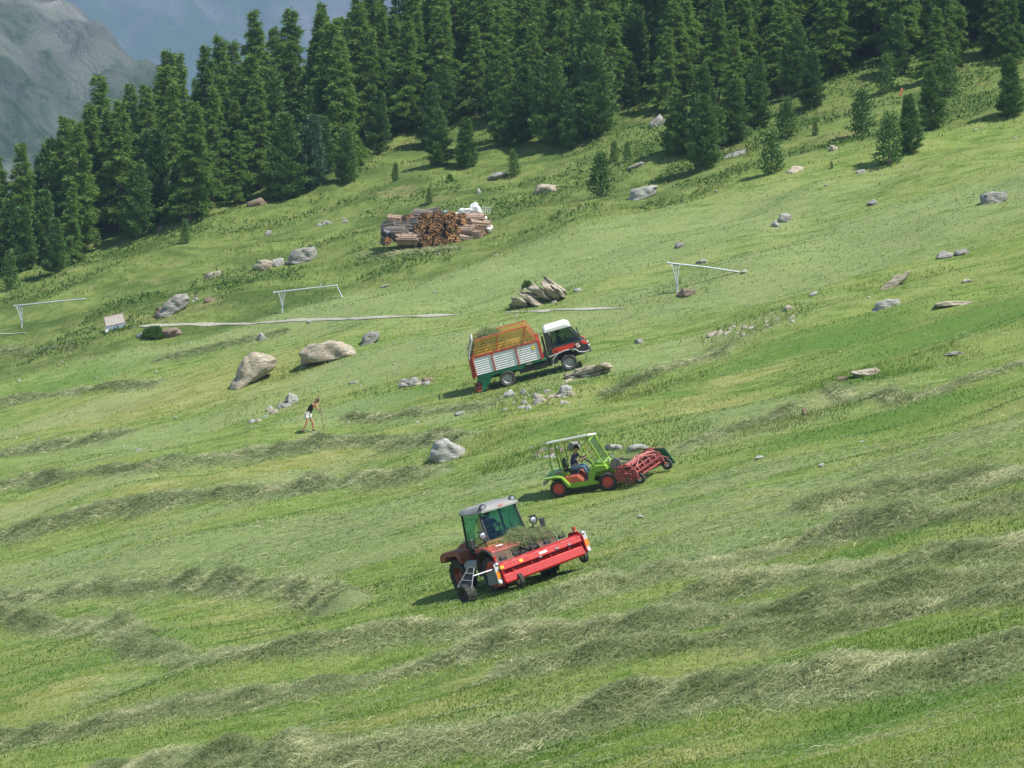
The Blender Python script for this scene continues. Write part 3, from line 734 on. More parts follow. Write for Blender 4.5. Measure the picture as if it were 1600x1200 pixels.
ROCKS = [
 (412,414,36,18,'beige',.1,'beige layered boulder at left in the rock group above the left metal frame'),
 (435,410,20,14,'white',.1,'small white rock between the grey and the beige layered boulder'),
 (254,487,24,18,'brown',.2,'brown lower block beside the rough grey brown outcrop'),
 (268,516,42,16,'brown',.05,'flat brown stone behind the green bush by the path'),
 (220,524,18,10,'grey',.2,'little grey stone left of the green bush by the path'),
 (411,526,14,16,'grey',.5,'little upright grey stone above the pointed beige boulder'),
 (852,294,36,16,'beige',.1,'flat topped beige rock on the heath above the layered outcrop'),
 (1028,190,32,22,'grey',.3,'grey rock at the forest edge left of the pine cluster'),
 (1147,239,40,16,'grey',.25,'flat grey rock in front of the pine cluster'),
 (1226,340,28,16,'grey',.3,'dark topped grey rock on the upper right meadow'),
 (1213,349,10,14,'white',.7,'thin pale slab leaning on the dark topped grey rock'),
 (1364,316,18,10,'grey',.2,'small grey rock below the row of three pines'),
 (1478,397,34,13,'grey',.15,'left rock of a grey pair on the right meadow'),
 (1502,394,26,11,'grey',.0,'right rock of a grey pair on the right meadow'),
 (1354,580,50,14,'beige',-.05,'flat beige stone on the lower right meadow beside tall grass'),
 (1316,591,22,10,'brown',.2,'brown stone left of the flat beige stone'),
 (1270,460,18,7,'white',.3,'small white stone right of the right metal frame'),
 (1188,714,18,7,'white',.15,'small white stone in the hay right of the green tractor'),
 (1284,726,13,7,'white',.4,'small pale stone in the hay far right of the green tractor'),
 (1348,690,12,4,'white',.1,'tiny white stone in the right meadow hay'),
 (1003,806,14,5,'white',.2,'tiny white stone in the hay right of the red tractor'),
 (1257,645,12,16,'brown',.2,'dark little standing stone on the right meadow'),
 (400,316,34,14,'brown',.1,'brown rock in the shade at the forest foot, left part'),
 (250,356,18,8,'brown',.1,'reddish rock under the trees at the far left forest foot'),
 (418,364,18,9,'grey',.1,'small grey stone on the heath above the rock group'),
 (334,429,38,9,'beige',.35,'low beige slab in the grass above the rough outcrop'),
 (1098,408,22,9,'grey',.05,'grey stone above the bar of the right metal frame'),
 (1062,382,16,9,'grey',.1,'grey stone above the post of the right metal frame'),
 (1077,455,46,10,'brown',.2,'low brown rubble rock at the foot of the right metal frame'),
 (1302,231,16,12,'beige',.5,'small beige rock on the heath right of the very small pine'),
 (1248,262,40,8,'beige',.35,'low beige slab on the heath right of the stout lone pine'),
 (1345,268,16,6,'white',.1,'small white stone below the right hand pines'),
 (995,256,36,7,'grey',.3,'low grey ledge just below the pair of tiny pines'),
 (778,274,34,10,'grey',.35,'low grey ledge left of the small narrow pine'),
 (748,299,10,9,'white',.5,'small white stone on the heath above the firewood pile'),
 (1512,438,20,9,'beige',.1,'low beige stone at right beyond the tilted slab'),
 (1232,480,22,12,'beige',.6,'beige stone above the rubble on the right meadow'),
 (1162,424,14,6,'white',.3,'small white stone near the tip of the right metal frame bar'),
 (1494,549,40,6,'grey',.2,'low grey ledge in the right meadow'),
 (1490,470,60,6,'beige',.15,'thin pale ledge right of the pale flat rock'),
 (998,533,16,10,'grey',.2,'small grey stone right of the truck'),
 (646,596,40,14,'grey',.1,'grey broken rock left of the truck, beside two smaller ones'),
 (668,593,20,9,'brown',.1,'brown broken rock left of the truck'),
 (630,602,18,10,'grey',.3,'leftmost small broken rock left of the truck'),
 (719,646,16,6,'white',.2,'small pale stone below the rear of the truck'),
 (958,697,36,14,'white',.1,'long pale rock behind the windscreen of the green tractor'),
 (996,699,38,15,'white',.25,'pale rock behind the rake of the green tractor'),
 (898,697,24,16,'grey',.2,'grey rock seen under the roof of the green tractor'),
 (457,621,22,20,'white',.2,'whitest rounded rock at the top of the heap beside the man with the rake'),
 (797,615,22,14,'white',.1,'pale stone at the left end of the rubble below the truck'),
 (820,612,16,12,'grey',.3,'grey stone second from left in the rubble below the truck'),
 (1113,905,14,14,'beige',.2,'small yellowish stone between the hay rows right of the red tractor'),
 (486,501,14,6,'white',.2,'small white stone by the path right of the metal frame post'),
 (553,597,16,7,'grey',.1,'small grey stone below the long beige boulder'),
 (476,571,10,8,'white',.3,'small white chip under the long beige boulder'),
 (600,447,14,5,'grey',.2,'small grey stone between the frames above the path'),
 (217,703,12,5,'white',.2,'small white stone in the left meadow hay'),
]
for px, py, w_, h_, mt, tl, lab in ROCKS:
    rock(px, py, w_, h_, mt, lab, name='boulder' if w_ > 24 else 'stone', tilt=tl, sub=4 if w_ > 40 else 3)
for ou, mt, lab in TRACED: traced(ou, mt, lab)
# slab outcrop above the path: one rock standing in tilted layers
def outcrop(ax, ay, slabs, mat, lab, seed=4):
    rs = np.random.RandomState(seed); V = []; Fc = []; p = at(ax, ay); s = p.y / F
    for cx, cy, w_, h_, t_ in slabs:
        v, f = rock_verts(rs, 8, 3); v = v * np.array([w_ * s / 2, rs.uniform(.5, .9) * max(1, w_ / 45), h_ * s / 2 * 1.1])
        c_, s_ = math.cos(t_), math.sin(t_); v = np.stack([v[:, 0] * c_ - v[:, 2] * s_, v[:, 1], v[:, 0] * s_ + v[:, 2] * c_], 1)
        v += np.array([(cx - ax) * s, rs.uniform(-.3, .4), (ay - cy) * s - .1]); Fc.append(f + sum(len(q) for q in V)); V.append(v)
    o = mesh_np('rock_outcrop', np.concatenate(V), np.concatenate(Fc), M_rock[mat]); o.location = p
    tag(o, lab, 'rock')
outcrop(842, 474, [(868,446,50,16,-.72),(856,450,54,15,-.68),(844,455,46,14,-.6),(832,461,44,14,-.5),(826,468,52,14,-.42),(812,470,34,13,-.35),(804,474,20,12,.1),(872,452,40,14,-.8),(833,447,20,12,-.5)], 'beige', 'tilted layered beige rock outcrop standing above the path over the truck')
outcrop(920, 586, [(938,572,40,13,.10),(920,576,58,14,.08),(905,582,50,13,.1),(925,584,44,12,.12),(900,589,42,12,.08),(888,594,28,10,.05),(940,579,34,10,.12),(912,592,30,9,.1)], 'beige', 'layered beige ledge in thin plates just in front of the truck', 6)
def heap(cx, cy, rx, ry, n, slope, lab, grp, seed, mats=('grey', 'beige', 'white')):
    rs = random.Random(seed)
    for i in range(n):
        a = rs.uniform(-1, 1); px = cx + a * rx; py = cy - a * slope * rx + rs.uniform(-1, 1) * ry; w_ = rs.uniform(6, 18)
        rock(px, py, w_, w_ * rs.uniform(.45, .75), rs.choice(mats), lab, name='stone', tilt=rs.uniform(-.3, .6), seed=seed * 100 + i, group=grp, sub=2, sink=rs.uniform(-.7, -.1))
heap(428, 638, 34, 6, 16, .55, 'small angular stone in the heap left of the man with the rake', 'stones heaped left of the man with the rake', 1, ('white', 'beige', 'grey'))
heap(845, 622, 66, 14, 34, .1, 'small stone in the rubble bank below the truck', 'stones in the rubble bank below the truck', 2)
heap(855, 705, 26, 9, 18, .0, 'small grey stone in the rubble left of the green tractor', 'stones in rubble left of the green tractor', 3, ('grey', 'white', 'brown'))
heap(1175, 512, 65, 8, 22, .2, 'small pale stone in the scattered rubble on the right meadow', 'scattered rubble on the right meadow', 4, ('white', 'beige', 'grey'))
heap(320, 465, 26, 4, 6, .0, 'small brown stone beside the rough grey brown outcrop', 'stones beside the rough outcrop', 5, ('brown', 'grey'))
heap(640, 596, 32, 6, 9, .1, 'small stone in the broken rubble left of the truck', 'stones in the rubble left of the truck', 6)
heap(860, 460, 45, 10, 6, 0, 'small pale stone lying around the layered outcrop', 'stones around the layered outcrop', 7, ('white', 'beige'))
heap(520, 345, 24, 4, 8, .1, 'small grey stone on the heath left of the firewood pile', 'stones on the heath left of the firewood', 8, ('grey',))
rs_ = random.Random(9)
for i in range(46):
    px = rs_.uniform(20, 1590); py = rs_.uniform(300, 640) - (px - 800) * .16
    q_ = rs_.uniform(4, 8)
    rock(px, max(150, py), q_, q_ * .5, rs_.choice(('white', 'grey', 'beige')), 'small loose stone lying singly in the grass of the upper slope', name='stone', tilt=.2, seed=900 + i, group='loose stones on the upper slope', sub=2)

# ---------------------------------------------------------------- path
def path():
    V = []; Q = []
    m, nt, b = nmat('path_gravel'); tc = N(nt, 'ShaderNodeTexCoord').outputs['Object']
    L(nt, mixc(nt, noise(nt, tc, 3, 6, .7), (.22, .23, .16), (.42, .40, .34)), b.inputs['Base Color']); b.inputs['Roughness'].default_value = .95
    for pts in ([(-60,524),(0,522),(30,521),(48,521)],[(196,513),(260,508),(330,507),(400,506),(440,502),(480,500),(540,499),(600,496),(660,494),(725,492)],[(790,489),(850,486),(920,483),(985,482)]):
        A_ = []
        for a, b_ in zip(pts[:-1], pts[1:]):
            n_ = max(2, int((b_[0] - a[0]) / 6))
            for k in range(n_): q = at(a[0] + (b_[0] - a[0]) * k / n_, a[1] + (b_[1] - a[1]) * k / n_); A_.append((q.x, q.y))
        A_ = np.array(A_)
        for _ in range(4): A_[1:-1] = (A_[:-2] + 2 * A_[1:-1] + A_[2:]) / 4
        tn = np.gradient(A_, axis=0); tn /= np.linalg.norm(tn, axis=1, keepdims=True); nn = np.stack([-tn[:, 1], tn[:, 0]], 1)
        o0 = len(V)
        for i in range(len(A_)):
            hw = .24 * (.2 + 1.1 * float(vn(A_[i, 0] / 1.3, 0, 66))) * min(1, i / 6 + .1, (len(A_) - 1 - i) / 6 + .1)
            for k in (-1, -.33, .33, 1):
                q = A_[i] + nn[i] * hw * k; V.append((q[0], q[1], float(T(q[0], q[1])) + .07 - .03 * abs(k)))
        for i in range(len(A_) - 1):
            for k in range(3):
                a = o0 + i * 4 + k; Q.append((a, a + 4, a + 5, a + 1))
    o = mesh_np('path', V, Q, m, True); tag(o, kind='structure')
path()
# ---------------------------------------------------------------- mesh builder
class MB:
    def __init__(s): s.V = []; s.F = []
    def add(s, V, Fc, M=None):
        o = len(s.V)
        for v in V:
            v = Vector(v); s.V.append(tuple(M @ v if M else v))
        s.F += [tuple(i + o for i in f) for f in Fc]; return s
    def box(s, c, d, rot=None, taper=1.0):
        x, y, z = [q / 2 for q in d]; t = taper
        V = [(-x,-y,-z),(x,-y,-z),(x,y,-z),(-x,y,-z),(-x*t,-y*t,z),(x*t,-y*t,z),(x*t,y*t,z),(-x*t,y*t,z)]
        M = Matrix.Translation(c) @ (Euler(rot).to_matrix().to_4x4() if rot else Matrix())
        return s.add(V, [(0,3,2,1),(4,5,6,7),(0,1,5,4),(1,2,6,5),(2,3,7,6),(3,0,4,7)], M)
    def prism(s, pts, y0, y1, axis='y'):
        n = len(pts); V = []
        for yy in (y0, y1):
            for a, b in pts: V.append((a, yy, b) if axis == 'y' else ((yy, a, b) if axis == 'x' else (a, b, yy)))
        F_ = [tuple(range(n)), tuple(range(2 * n - 1, n - 1, -1))] + [(i, i + n, (i + 1) % n + n, (i + 1) % n) for i in range(n)]
        return s.add(V, F_)
    def tube(s, path, r, sides=8, cap=True):
        rr = r if isinstance(r, (list, tuple)) else [r] * len(path)
        V, Fc = tube_np([tuple(p) for p in path], rr, sides); n = len(V)
        if cap: Fc = Fc + [tuple(range(sides))[::-1], tuple(range(n - sides, n))]
        return s.add(V, Fc)
    def lathe(s, prof, c, axis='y', n=28, close=True):
        """prof: (radius, offset along the axis)"""
        V = []; Fc = []; m = len(prof)
        for i in range(n):
            a = 2 * math.pi * i / n; ca, sa = math.cos(a), math.sin(a)
            for r, h in prof:
                V.append((c[0] + r * ca, c[1] + h, c[2] + r * sa) if axis == 'y' else ((c[0] + h, c[1] + r * ca, c[2] + r * sa) if axis == 'x' else (c[0] + r * ca, c[1] + r * sa, c[2] + h)))
        for i in range(n):
            for k in range(m if close else m - 1):
                a = i * m + k; b = i * m + (k + 1) % m; c2 = ((i + 1) % n) * m + (k + 1) % m; d = ((i + 1) % n) * m + k
                Fc.append((a, b, c2, d))
        return s.add(V, Fc)
    def ball(s, c, r, seg=10, rings=6):
        rx, ry, rz = r if isinstance(r, (tuple, list)) else (r, r, r); V = []; Fc = []
        for j in range(rings + 1):
            ph = math.pi * j / rings
            for i in range(seg):
                th = 2 * math.pi * i / seg; V.append((c[0] + rx * math.sin(ph) * math.cos(th), c[1] + ry * math.sin(ph) * math.sin(th), c[2] + rz * math.cos(ph)))
        for j in range(rings):
            for i in range(seg): Fc.append((j * seg + i, (j + 1) * seg + i, (j + 1) * seg + (i + 1) % seg, j * seg + (i + 1) % seg))
        return s.add(V, Fc)
    def build(s, name, mat, parent=None, bev=0, smooth=False):
        me = bpy.data.meshes.new(name); me.from_pydata(s.V, [], s.F); me.materials.append(mat)
        bm = bmesh.new(); bm.from_mesh(me); bmesh.ops.recalc_face_normals(bm, faces=bm.faces)
        if smooth:
            for f in bm.faces: f.smooth = True
            for e in bm.edges:
                if len(e.link_faces) == 2 and e.calc_face_angle(0) > .6: e.smooth = False
        bm.to_mesh(me); bm.free()
        o = bpy.data.objects.new(name, me); COL.objects.link(o)
        if parent: o.parent = parent
        if bev:
            b = o.modifiers.new('bevel', 'BEVEL'); b.width = bev; b.segments = 2; b.limit_method = 'ANGLE'
        return o
def root(name, label, cat, M, group=None):
    e = bpy.data.objects.new(name, None); COL.objects.link(e); e.matrix_world = M; e.empty_display_size = .3
    return tag(e, label, cat, group)
def stand(px, yaw, dz=0):
    """frame (X forward, Y left, Z up) resting on the slope at a photo pixel"""
    p, gx, gy = STAND[px]; f = Vector((math.cos(yaw), math.sin(yaw), 0))
    n = Vector((-gx, -gy, 1)).normalized(); fx = (f - n * f.dot(n)).normalized(); ly = n.cross(fx); z = p.z
    M = Matrix(((fx.x, ly.x, n.x, p.x), (fx.y, ly.y, n.y, p.y), (fx.z, ly.z, n.z, z + dz), (0, 0, 0, 1)))
    return M

RUB = paint('rubber', (.022, .022, .022), .8, dirt=.55, dirtc=(.12, .115, .08))
DARK = paint('dark_metal', (.03, .03, .032), .5, dirt=.3)
STEEL = paint('galvanised_steel', (.45, .47, .49), .4, .6, dirt=.2)
BLK = paint('black_plastic', (.018, .018, .02), .45, dirt=.2)
CHROME = paint('lamp_reflector', (.50, .52, .55), .3, .8, dirt=.3, dirtc=(.1, .1, .1))
SKIN = paint('skin', (.50, .29, .19), .6, dirt=.1, dirtc=(.35, .17, .10))
HAIR = paint('dark_hair', (.025, .018, .014), .7, dirt=.1)

def wheel(parent, x, y, r, w, rimc, hub=None, lugs=18, rimr=.55, mat=RUB, steer=0):
    m = MB(); h = w / 2; s = 1 if y > 0 else -1
    m.lathe([(r*rimr, -h*.75), (r*.72, -h*.98), (r*.9, -h), (r*.97, -h*.85), (r*.975, 0), (r*.97, h*.85), (r*.9, h), (r*.72, h*.98), (r*rimr, h*.75)], (0,0,0))
    for i in range(lugs):
        a = 2 * math.pi * i / lugs
        for sd_, o in ((-1, 0), (1, math.pi / lugs)):
            m.box((math.cos(a + o) * r * .985, sd_ * h * .45, math.sin(a + o) * r * .985), (r * .06, h * .95, r * .10), (0, -(a + o), 0) if True else None)
    t = m.build('wheel', mat, parent, smooth=True); t.location = (x, y, r); t.rotation_euler = (0, 0, steer)
    q = MB(); q.lathe([(r*rimr*1.04, h*.80), (r*rimr*.90, h*.62), (r*rimr*.80, h*.25), (r*.22, h*.22), (r*.2, h*.55), (r*.14, h*.62), (.001, h*.62), (.001, -h*.5), (r*rimr*.9, -h*.6), (r*rimr*1.04, -h*.75)], (0,0,0))
    for i in range(6):
        a = i * math.pi / 3; q.lathe([(r*.035, h*.2), (r*.035, h*.34), (.001, h*.34), (.001, h*.2)], (math.cos(a) * r * rimr * .62, 0, math.sin(a) * r * rimr * .62), n=8)
    ri = q.build('rim', rimc, t, smooth=True)
    if s < 0: ri.rotation_euler = (0, 0, math.pi)
    return t

# ---------------------------------------------------------------- people
def skin_mesh(name, pts, edges, mat, parent, rootv=0, sub=2):
    me = bpy.data.meshes.new(name); me.from_pydata([p[:3] for p in pts], edges, [])
    o = bpy.data.objects.new(name, me); COL.objects.link(o)
    md = o.modifiers.new('skin', 'SKIN'); md.use_smooth_shade = True; md.branch_smoothing = .4
    for i, v in enumerate(me.skin_vertices[0].data):
        r = pts[i][3]; v.radius = (r if isinstance(r, tuple) else (r, r)); v.use_root = (i == rootv)
    sb = o.modifiers.new('sub', 'SUBSURF'); sb.levels = sub; sb.render_levels = sub
    dg = bpy.context.evaluated_depsgraph_get(); dg.update()
    new = bpy.data.meshes.new_from_object(o.evaluated_get(dg)); o.modifiers.clear(); o.data = new; new.materials.clear(); new.materials.append(mat)
    for p in new.polygons: p.use_smooth = True
    if parent: o.parent = parent
    return o
def person(M, label, J, shirt, legs, hairc=HAIR, shorts=False, group=None, sleeves=True, skin=SKIN, shoe=None):
    """J: joints in the person's own frame; X is where they face"""
    V = lambda k: Vector(J[k])
    pts = []; E = []; ix = {}
    def jt(k, p, r, link=None):
        ix[k] = len(pts); pts.append((*p, r))
        if link is not None: E.append((ix[link], ix[k]))
    pel, ch, nk, hd = V('pelvis'), V('chest'), V('neck'), V('head')
    jt('pelvis', pel, (.13, .15)); jt('waist', pel.lerp(ch, .5), (.115, .14), 'pelvis'); jt('chest', ch, (.12, .17), 'waist')
    jt('neck', nk, .055, 'chest'); u = (hd - nk).normalized()
    jt('chin', nk + u * .06, .055, 'neck'); jt('face', hd - u * .02, .085, 'chin'); jt('skull', hd + u * .06, .088, 'face'); jt('crown_', hd + u * .11, .055, 'skull')
    for s in ('l', 'r'):
        jt('sh' + s, V('sh' + s), .06, 'chest'); jt('el' + s, V('el' + s), .042, 'sh' + s); jt('wr' + s, V('wr' + s), .028, 'el' + s)
        d = (V('wr' + s) - V('el' + s)).normalized(); jt('pa' + s, V('wr' + s) + d * .07, (.038, .022), 'wr' + s)
        jt('hi' + s, V('hi' + s), .095, 'pelvis'); jt('kn' + s, V('kn' + s), .058, 'hi' + s); jt('cf' + s, V('kn' + s).lerp(V('an' + s), .35), .056, 'kn' + s)
        jt('an' + s, V('an' + s), .036, 'cf' + s); jt('to' + s, V('to' + s), .034, 'an' + s)
    e = root('person', label, 'person', M, group)
    body = skin_mesh('body', pts, E, skin, e)
    # face, ears, fingers joined to the body mesh
    m = MB(); side = (V('shl') - V('shr')).normalized(); fwd = side.cross(u).normalized()
    if 'look' in J: fwd = (Vector(J['look']) - u * Vector(J['look']).dot(u)).normalized(); side = u.cross(fwd)
    m.tube([hd + fwd * .08 + u * .02, hd + fwd * .115 - u * .015], [.008, .016], 6)
    for s in (-1, 1): m.ball(hd + side * .085 * s - fwd * .01, (.012, .02, .03), 6, 4); 
    for s in ('l', 'r'):
        w_ = V('wr' + s); d = (w_ - V('el' + s)).normalized(); a = d.cross(Vector((0, 0, 1)));  a = a.normalized() if a.length > .1 else Vector((0, 1, 0)); dn = d.cross(a)
        if dn.z > 0: dn = -dn
        for k, (o, ln) in enumerate(((-.027, .055), (-.009, .068), (.009, .064), (.026, .05))):
            b0 = w_ + d * .085 + a * o; b1 = b0 + d * ln * .5 + dn * .008; b2 = b1 + dn * ln * .5 + d * .01; b3 = b2 + dn * .012 - d * .022
            m.tube([b0, b1, b2, b3], [.0095, .009, .0085, .006], 6)
        b0 = w_ + d * .03 + a * .03; m.tube([b0, b0 + d * .03 + a * .025, b0 + d * .05 + a * .02 + dn * .025], [.011, .010, .007], 6)
    x = m.build('fingers', skin); bm = bmesh.new(); bm.from_mesh(body.data); bm.from_mesh(x.data); bm.to_mesh(body.data); bm.free(); bpy.data.objects.remove(x)
    # hair
    hm = MB(); c = hd + u * .055 - fwd * .018
    for j in range(7):
        pass
    V_, F_ = [], []; seg, rings = 14, 6
    for j in range(rings + 1):
        ph = math.pi * .56 * j / rings
        for i in range(seg):
            th = 2 * math.pi * i / seg; r = .104 + .006 * math.sin(i * 5 + j * 3)
            q = c + u * (r * 1.02 * math.cos(ph)) + (fwd * math.cos(th) + side * math.sin(th) * .93) * r * math.sin(ph)
            if j == rings: q -= u * (.06 if math.cos(th) < .2 else -.01)
            V_.append(q)
    for j in range(rings):
        for i in range(seg): F_.append((j*seg+i, (j+1)*seg+i, (j+1)*seg+(i+1)%seg, j*seg+(i+1)%seg))
    hm.add(V_, F_); hm.build('hair', hairc, e, smooth=True)
    em = MB()
    for s in (-1, 1): em.ball(hd + fwd * .083 + side * .032 * s + u * .022, .011, 6, 4)
    em.build('eyes', HAIR, e)
    mm = MB(); mm.box(hd + fwd * .086 - u * .045, (.014, .04, .01)); mm.build('mouth', paint('lips', (.35, .12, .10), .6), e)
    # clothes
    g = .018; P2 = []; E2 = []
    def j2(k, p, r, link=None):
        ix[k] = len(P2); P2.append((*p, r))
        if link is not None: E2.append((ix[link], ix[k]))
    j2('p', pel + (ch - pel).normalized() * .02, (.14 + g*.5, .165)); j2('w', pel.lerp(ch, .5), (.13, .158), 'p'); j2('c', ch, (.135, .185), 'w'); j2('n', nk.lerp(ch, .45), (.085, .10), 'c')
    for s in ('l', 'r'):
        j2('s' + s, V('sh' + s), .073, 'c'); j2('e' + s, V('sh' + s).lerp(V('el' + s), .55 if sleeves else .15), .060 if sleeves else .065, 's' + s)
    skin_mesh('shirt', P2, E2, shirt, e)
    P2 = []; E2 = []
    j2('p', pel, (.145, .17))
    for s in ('l', 'r'):
        j2('h' + s, V('hi' + s), .112, 'p')
        if shorts: j2('k' + s, V('hi' + s).lerp(V('kn' + s), .55), .098, 'h' + s)
        else: j2('k' + s, V('kn' + s), .076, 'h' + s); j2('m' + s, V('kn' + s).lerp(V('an' + s), .5), .068, 'k' + s); j2('a' + s, V('an' + s).lerp(V('kn' + s), .06), .058, 'm' + s)
    skin_mesh('shorts' if shorts else 'trousers', P2, E2, legs, e)
    for s in ('l', 'r'):
        a, t = V('an' + s), V('to' + s); skin_mesh('shoe', [(*(a + (a - t).normalized() * .05), .042), (*a, .048), (*a.lerp(t, .6), (.048, .038)), (*t, (.044, .030))], [(0,1),(1,2),(2,3)], shoe or BLK, e, sub=1)
    return e
SIT = dict(pelvis=(0,0,.0), chest=(.0,0,.42), neck=(.03,0,.60), head=(.06,0,.72), shl=(.0,.19,.50), shr=(.0,-.19,.50),
           ell=(.16,.25,.28), elr=(.16,-.25,.28), wrl=(.40,.16,.36), wrr=(.40,-.16,.36), hil=(.06,.10,-.0), hir=(.06,-.10,-.0),
           knl=(.46,.14,.06), knr=(.46,-.14,.06), anl=(.52,.14,-.36), anr=(.52,-.14,-.36), tol=(.66,.14,-.38), tor=(.66,-.14,-.38))

# ================================================================ RED TRACTOR
def red_tractor():
    RED = paint('tractor_red', (.36, .030, .014), .45, dirt=.55, coat=.3, scale=4); DUST = paint('dusty_red_brown', (.26, .065, .03), .6, dirt=.5, dirtc=(.20, .17, .09))
    GREY = paint('cab_roof_grey', (.27, .27, .26), .45, dirt=.3); GL = emitless_glass('tractor_glass', (.58, .80, .82), .10)
    TAN = paint('grille_tan', (.42, .28, .10), .7, dirt=.5, dirtc=(.30, .33, .14))
    M_un = stand('red', R(-90 + 29)); M = M_un @ Matrix.Scale(.94, 4); t = root('tractor', 'red slope tractor with grey roofed glass cab in the foreground', 'tractor', M)
    for x in (1.12, -1.12):
        for y in (-.93, .93): wheel(t, x, y, .56, .44, paint('rim_dark_red', (.25, .05, .03), .5), lugs=16, rimr=.5)
    b = MB(); b.box((0, 0, .62), (3.1, .62, .34)); b.tube([(1.12, -.8, .48), (1.12, .8, .48)], .09); b.tube([(-1.12, -.8, .48), (-1.12, .8, .48)], .09); b.box((.1, 0, .85), (2.2, 1.25, .22)); b.build('chassis', DARK, t, .02)
    # nose: hood in front of the windscreen, sloping down
    b = MB(); b.prism([(.72, .85), (.72, 1.18), (1.1, 1.10), (1.45, .86), (1.52, .70), (1.50, .50), (1.4, .45), (.9, .65)], -.44, .44); b.build('hood', paint('nose_dark', (.13, .04, .028), .6, dirt=.6, dirtc=(.17, .17, .08)), t, .04)
    b = MB()
    for i in range(22): b.box((.80 + .0 * i, -.84 + i * .08, 1.22), (.20, .022, .13), (0, .35, 0))
    b.box((.90, 0, 1.165), (.03, 1.74, .03)); b.box((.71, 0, 1.28), (.03, 1.74, .03)); b.box((.80, 0, 1.16), (.2, 1.74, .012), (0, .35, 0)); b.build('grille', TAN, t)
    # front mudguards: rounded red arches with black lips
    for s in (-1, 1):
        b = MB(); pts = []
        for k in range(11):
            a = R(200 - k * 20.5); pts.append((1.12 + .66 * math.cos(a), .48 + .62 * math.sin(a)))
        for k in range(10, -1, -1):
            a = R(200 - k * 20.5); pts.append((1.12 + .62 * math.cos(a), .48 + .58 * math.sin(a)))
        for i in range(10):
            j = 21 - i; b.prism([pts[i], pts[i + 1], pts[j - 1], pts[j]], s * .48, s * 1.18)
        b.build('mudguard', paint('mudguard_dark', (.10, .045, .03), .7, dirt=.6, dirtc=(.15, .14, .07)), t, .01)
        b = MB(); b.tube([(p[0], s * 1.18, p[1]) for p in pts[:11]], .035, 6); b.build('mudguard_lip', BLK, t)
    b = MB(); b.prism([(.42, 1.0), (.42, 1.16), (1.0, 1.16), (1.5, 1.03), (1.52, .97), (1.0, 1.03)], -1.12, .10); b.build('front_deck', RED, t, .02)
    b = MB(); b.box((1.18, -.62, 1.125), (.09, .26, .006), (0, .22, 0)); b.build('plate', paint('plate_white', (.8, .8, .78), .5), t)
    # rear body
    for s in (-1, 1):
        b = MB(); b.prism([(-.55, .70), (-.55, 1.10), (-.8, 1.16), (-1.75, 1.12), (-1.95, 1.0), (-1.95, .80), (-1.62, .80), (-1.5, .98), (-.8, .98), (-.68, .8)], s * .62, s * 1.2); b.build('mudguard', DUST, t, .03)
    b = MB(); b.prism([(-.6, .75), (-.6, 1.30), (-1.5, 1.26), (-1.95, 1.05), (-2.0, .65), (-1.2, .6)], -.6, .6); b.build('engine_cover', DUST, t, .05)
    b = MB(); b.box((-1.25, 0, 1.285), (.8, .8, .03), (0, -.04, 0)); b.build('vent', BLK, t)
    # fuel box left visible side with grey tank below
    b = MB(); b.tube([(-.45, -1.0, .62), (.40, -1.0, .62)], .17, 14); b.build('tank', paint('tank_grey', (.24, .24, .23), .5), t, 0, True)
    # cab
    zf, zr = 1.17, 2.22
    def P(x, y, z): return Vector((x, y, z))
    fl, fr, ftl, ftr = P(.74, .70, zf), P(.74, -.70, zf), P(.48, .66, zr), P(.48, -.66, zr)
    ml, mr, mtl, mtr = P(.10, .80, .95), P(.10, -.80, .95), P(.02, .70, zr), P(.02, -.70, zr)
    rl, rr_, rtl, rtr = P(-.72, .74, 1.15), P(-.72, -.74, 1.15), P(-.66, .68, zr), P(-.66, -.68, zr)
    b = MB()
    for a, c in ((fl, ftl), (fr, ftr), (rl, rtl), (rr_, rtr)): b.tube([a, c], .04, 6)
    for a, c in ((fl, fr), (rl, rr_), (fl, P(.5, .78, .98)), (fr, P(.5, -.78, .98)), (P(.5, .78, .98), P(-.5, .78, .98)), (P(.5, -.78, .98), P(-.5, -.78, .98)), (P(-.5, .78, .98), rl), (P(-.5, -.78, .98), rr_), (ftl, rtl), (ftr, rtr), (ftl, ftr), (rtl, rtr)): b.tube([a, c], .035, 6)
    b.box((0, 0, .97), (1.2, 1.5, .06)); b.build('cab_frame', BLK, t)
    def pane(n, q, mat=GL):
        c = sum(q, Vector()) / len(q); nrm = (q[1] - q[0]).cross(q[2] - q[0]).normalized() * .004
        m = MB(); k = len(q); m.add([v + nrm for v in q] + [v - nrm for v in q], [tuple(range(k)), tuple(range(2*k-1, k-1, -1))] + [(i, (i+1) % k, (i+1) % k + k, i + k) for i in range(k)]); return m.build(n, mat, t)
    pane('windscreen', [fl, fr, ftr, ftl]); pane('rear_window', [rl, rr_, rtr, rtl])
    for s, a in ((1, (fl, P(.5, .78, .98), P(-.5, .78, .98), rl, rtl, ftl)), (-1, (fr, P(.5, -.78, .98), P(-.5, -.78, .98), rr_, rtr, ftr))):
        d = pane('side_window', list(a)); m = MB(); m.tube([P(-.35, s * .80, 1.4), P(-.35, s * .80, 1.65)], .015, 6); m.build('handle', BLK, d)
    # rounded roof wider at the front, with two bulges for lamps
    b = MB(); V_, F_ = [], []; nx, ny = 15, 15
    def out(i, j):
        x = -.86 + 1.62 * i / (nx - 1); yy = -1 + 2 * j / (ny - 1); hw = .83 - .10 * ((x + .05) / .8) ** 2
        return x, yy * hw, yy
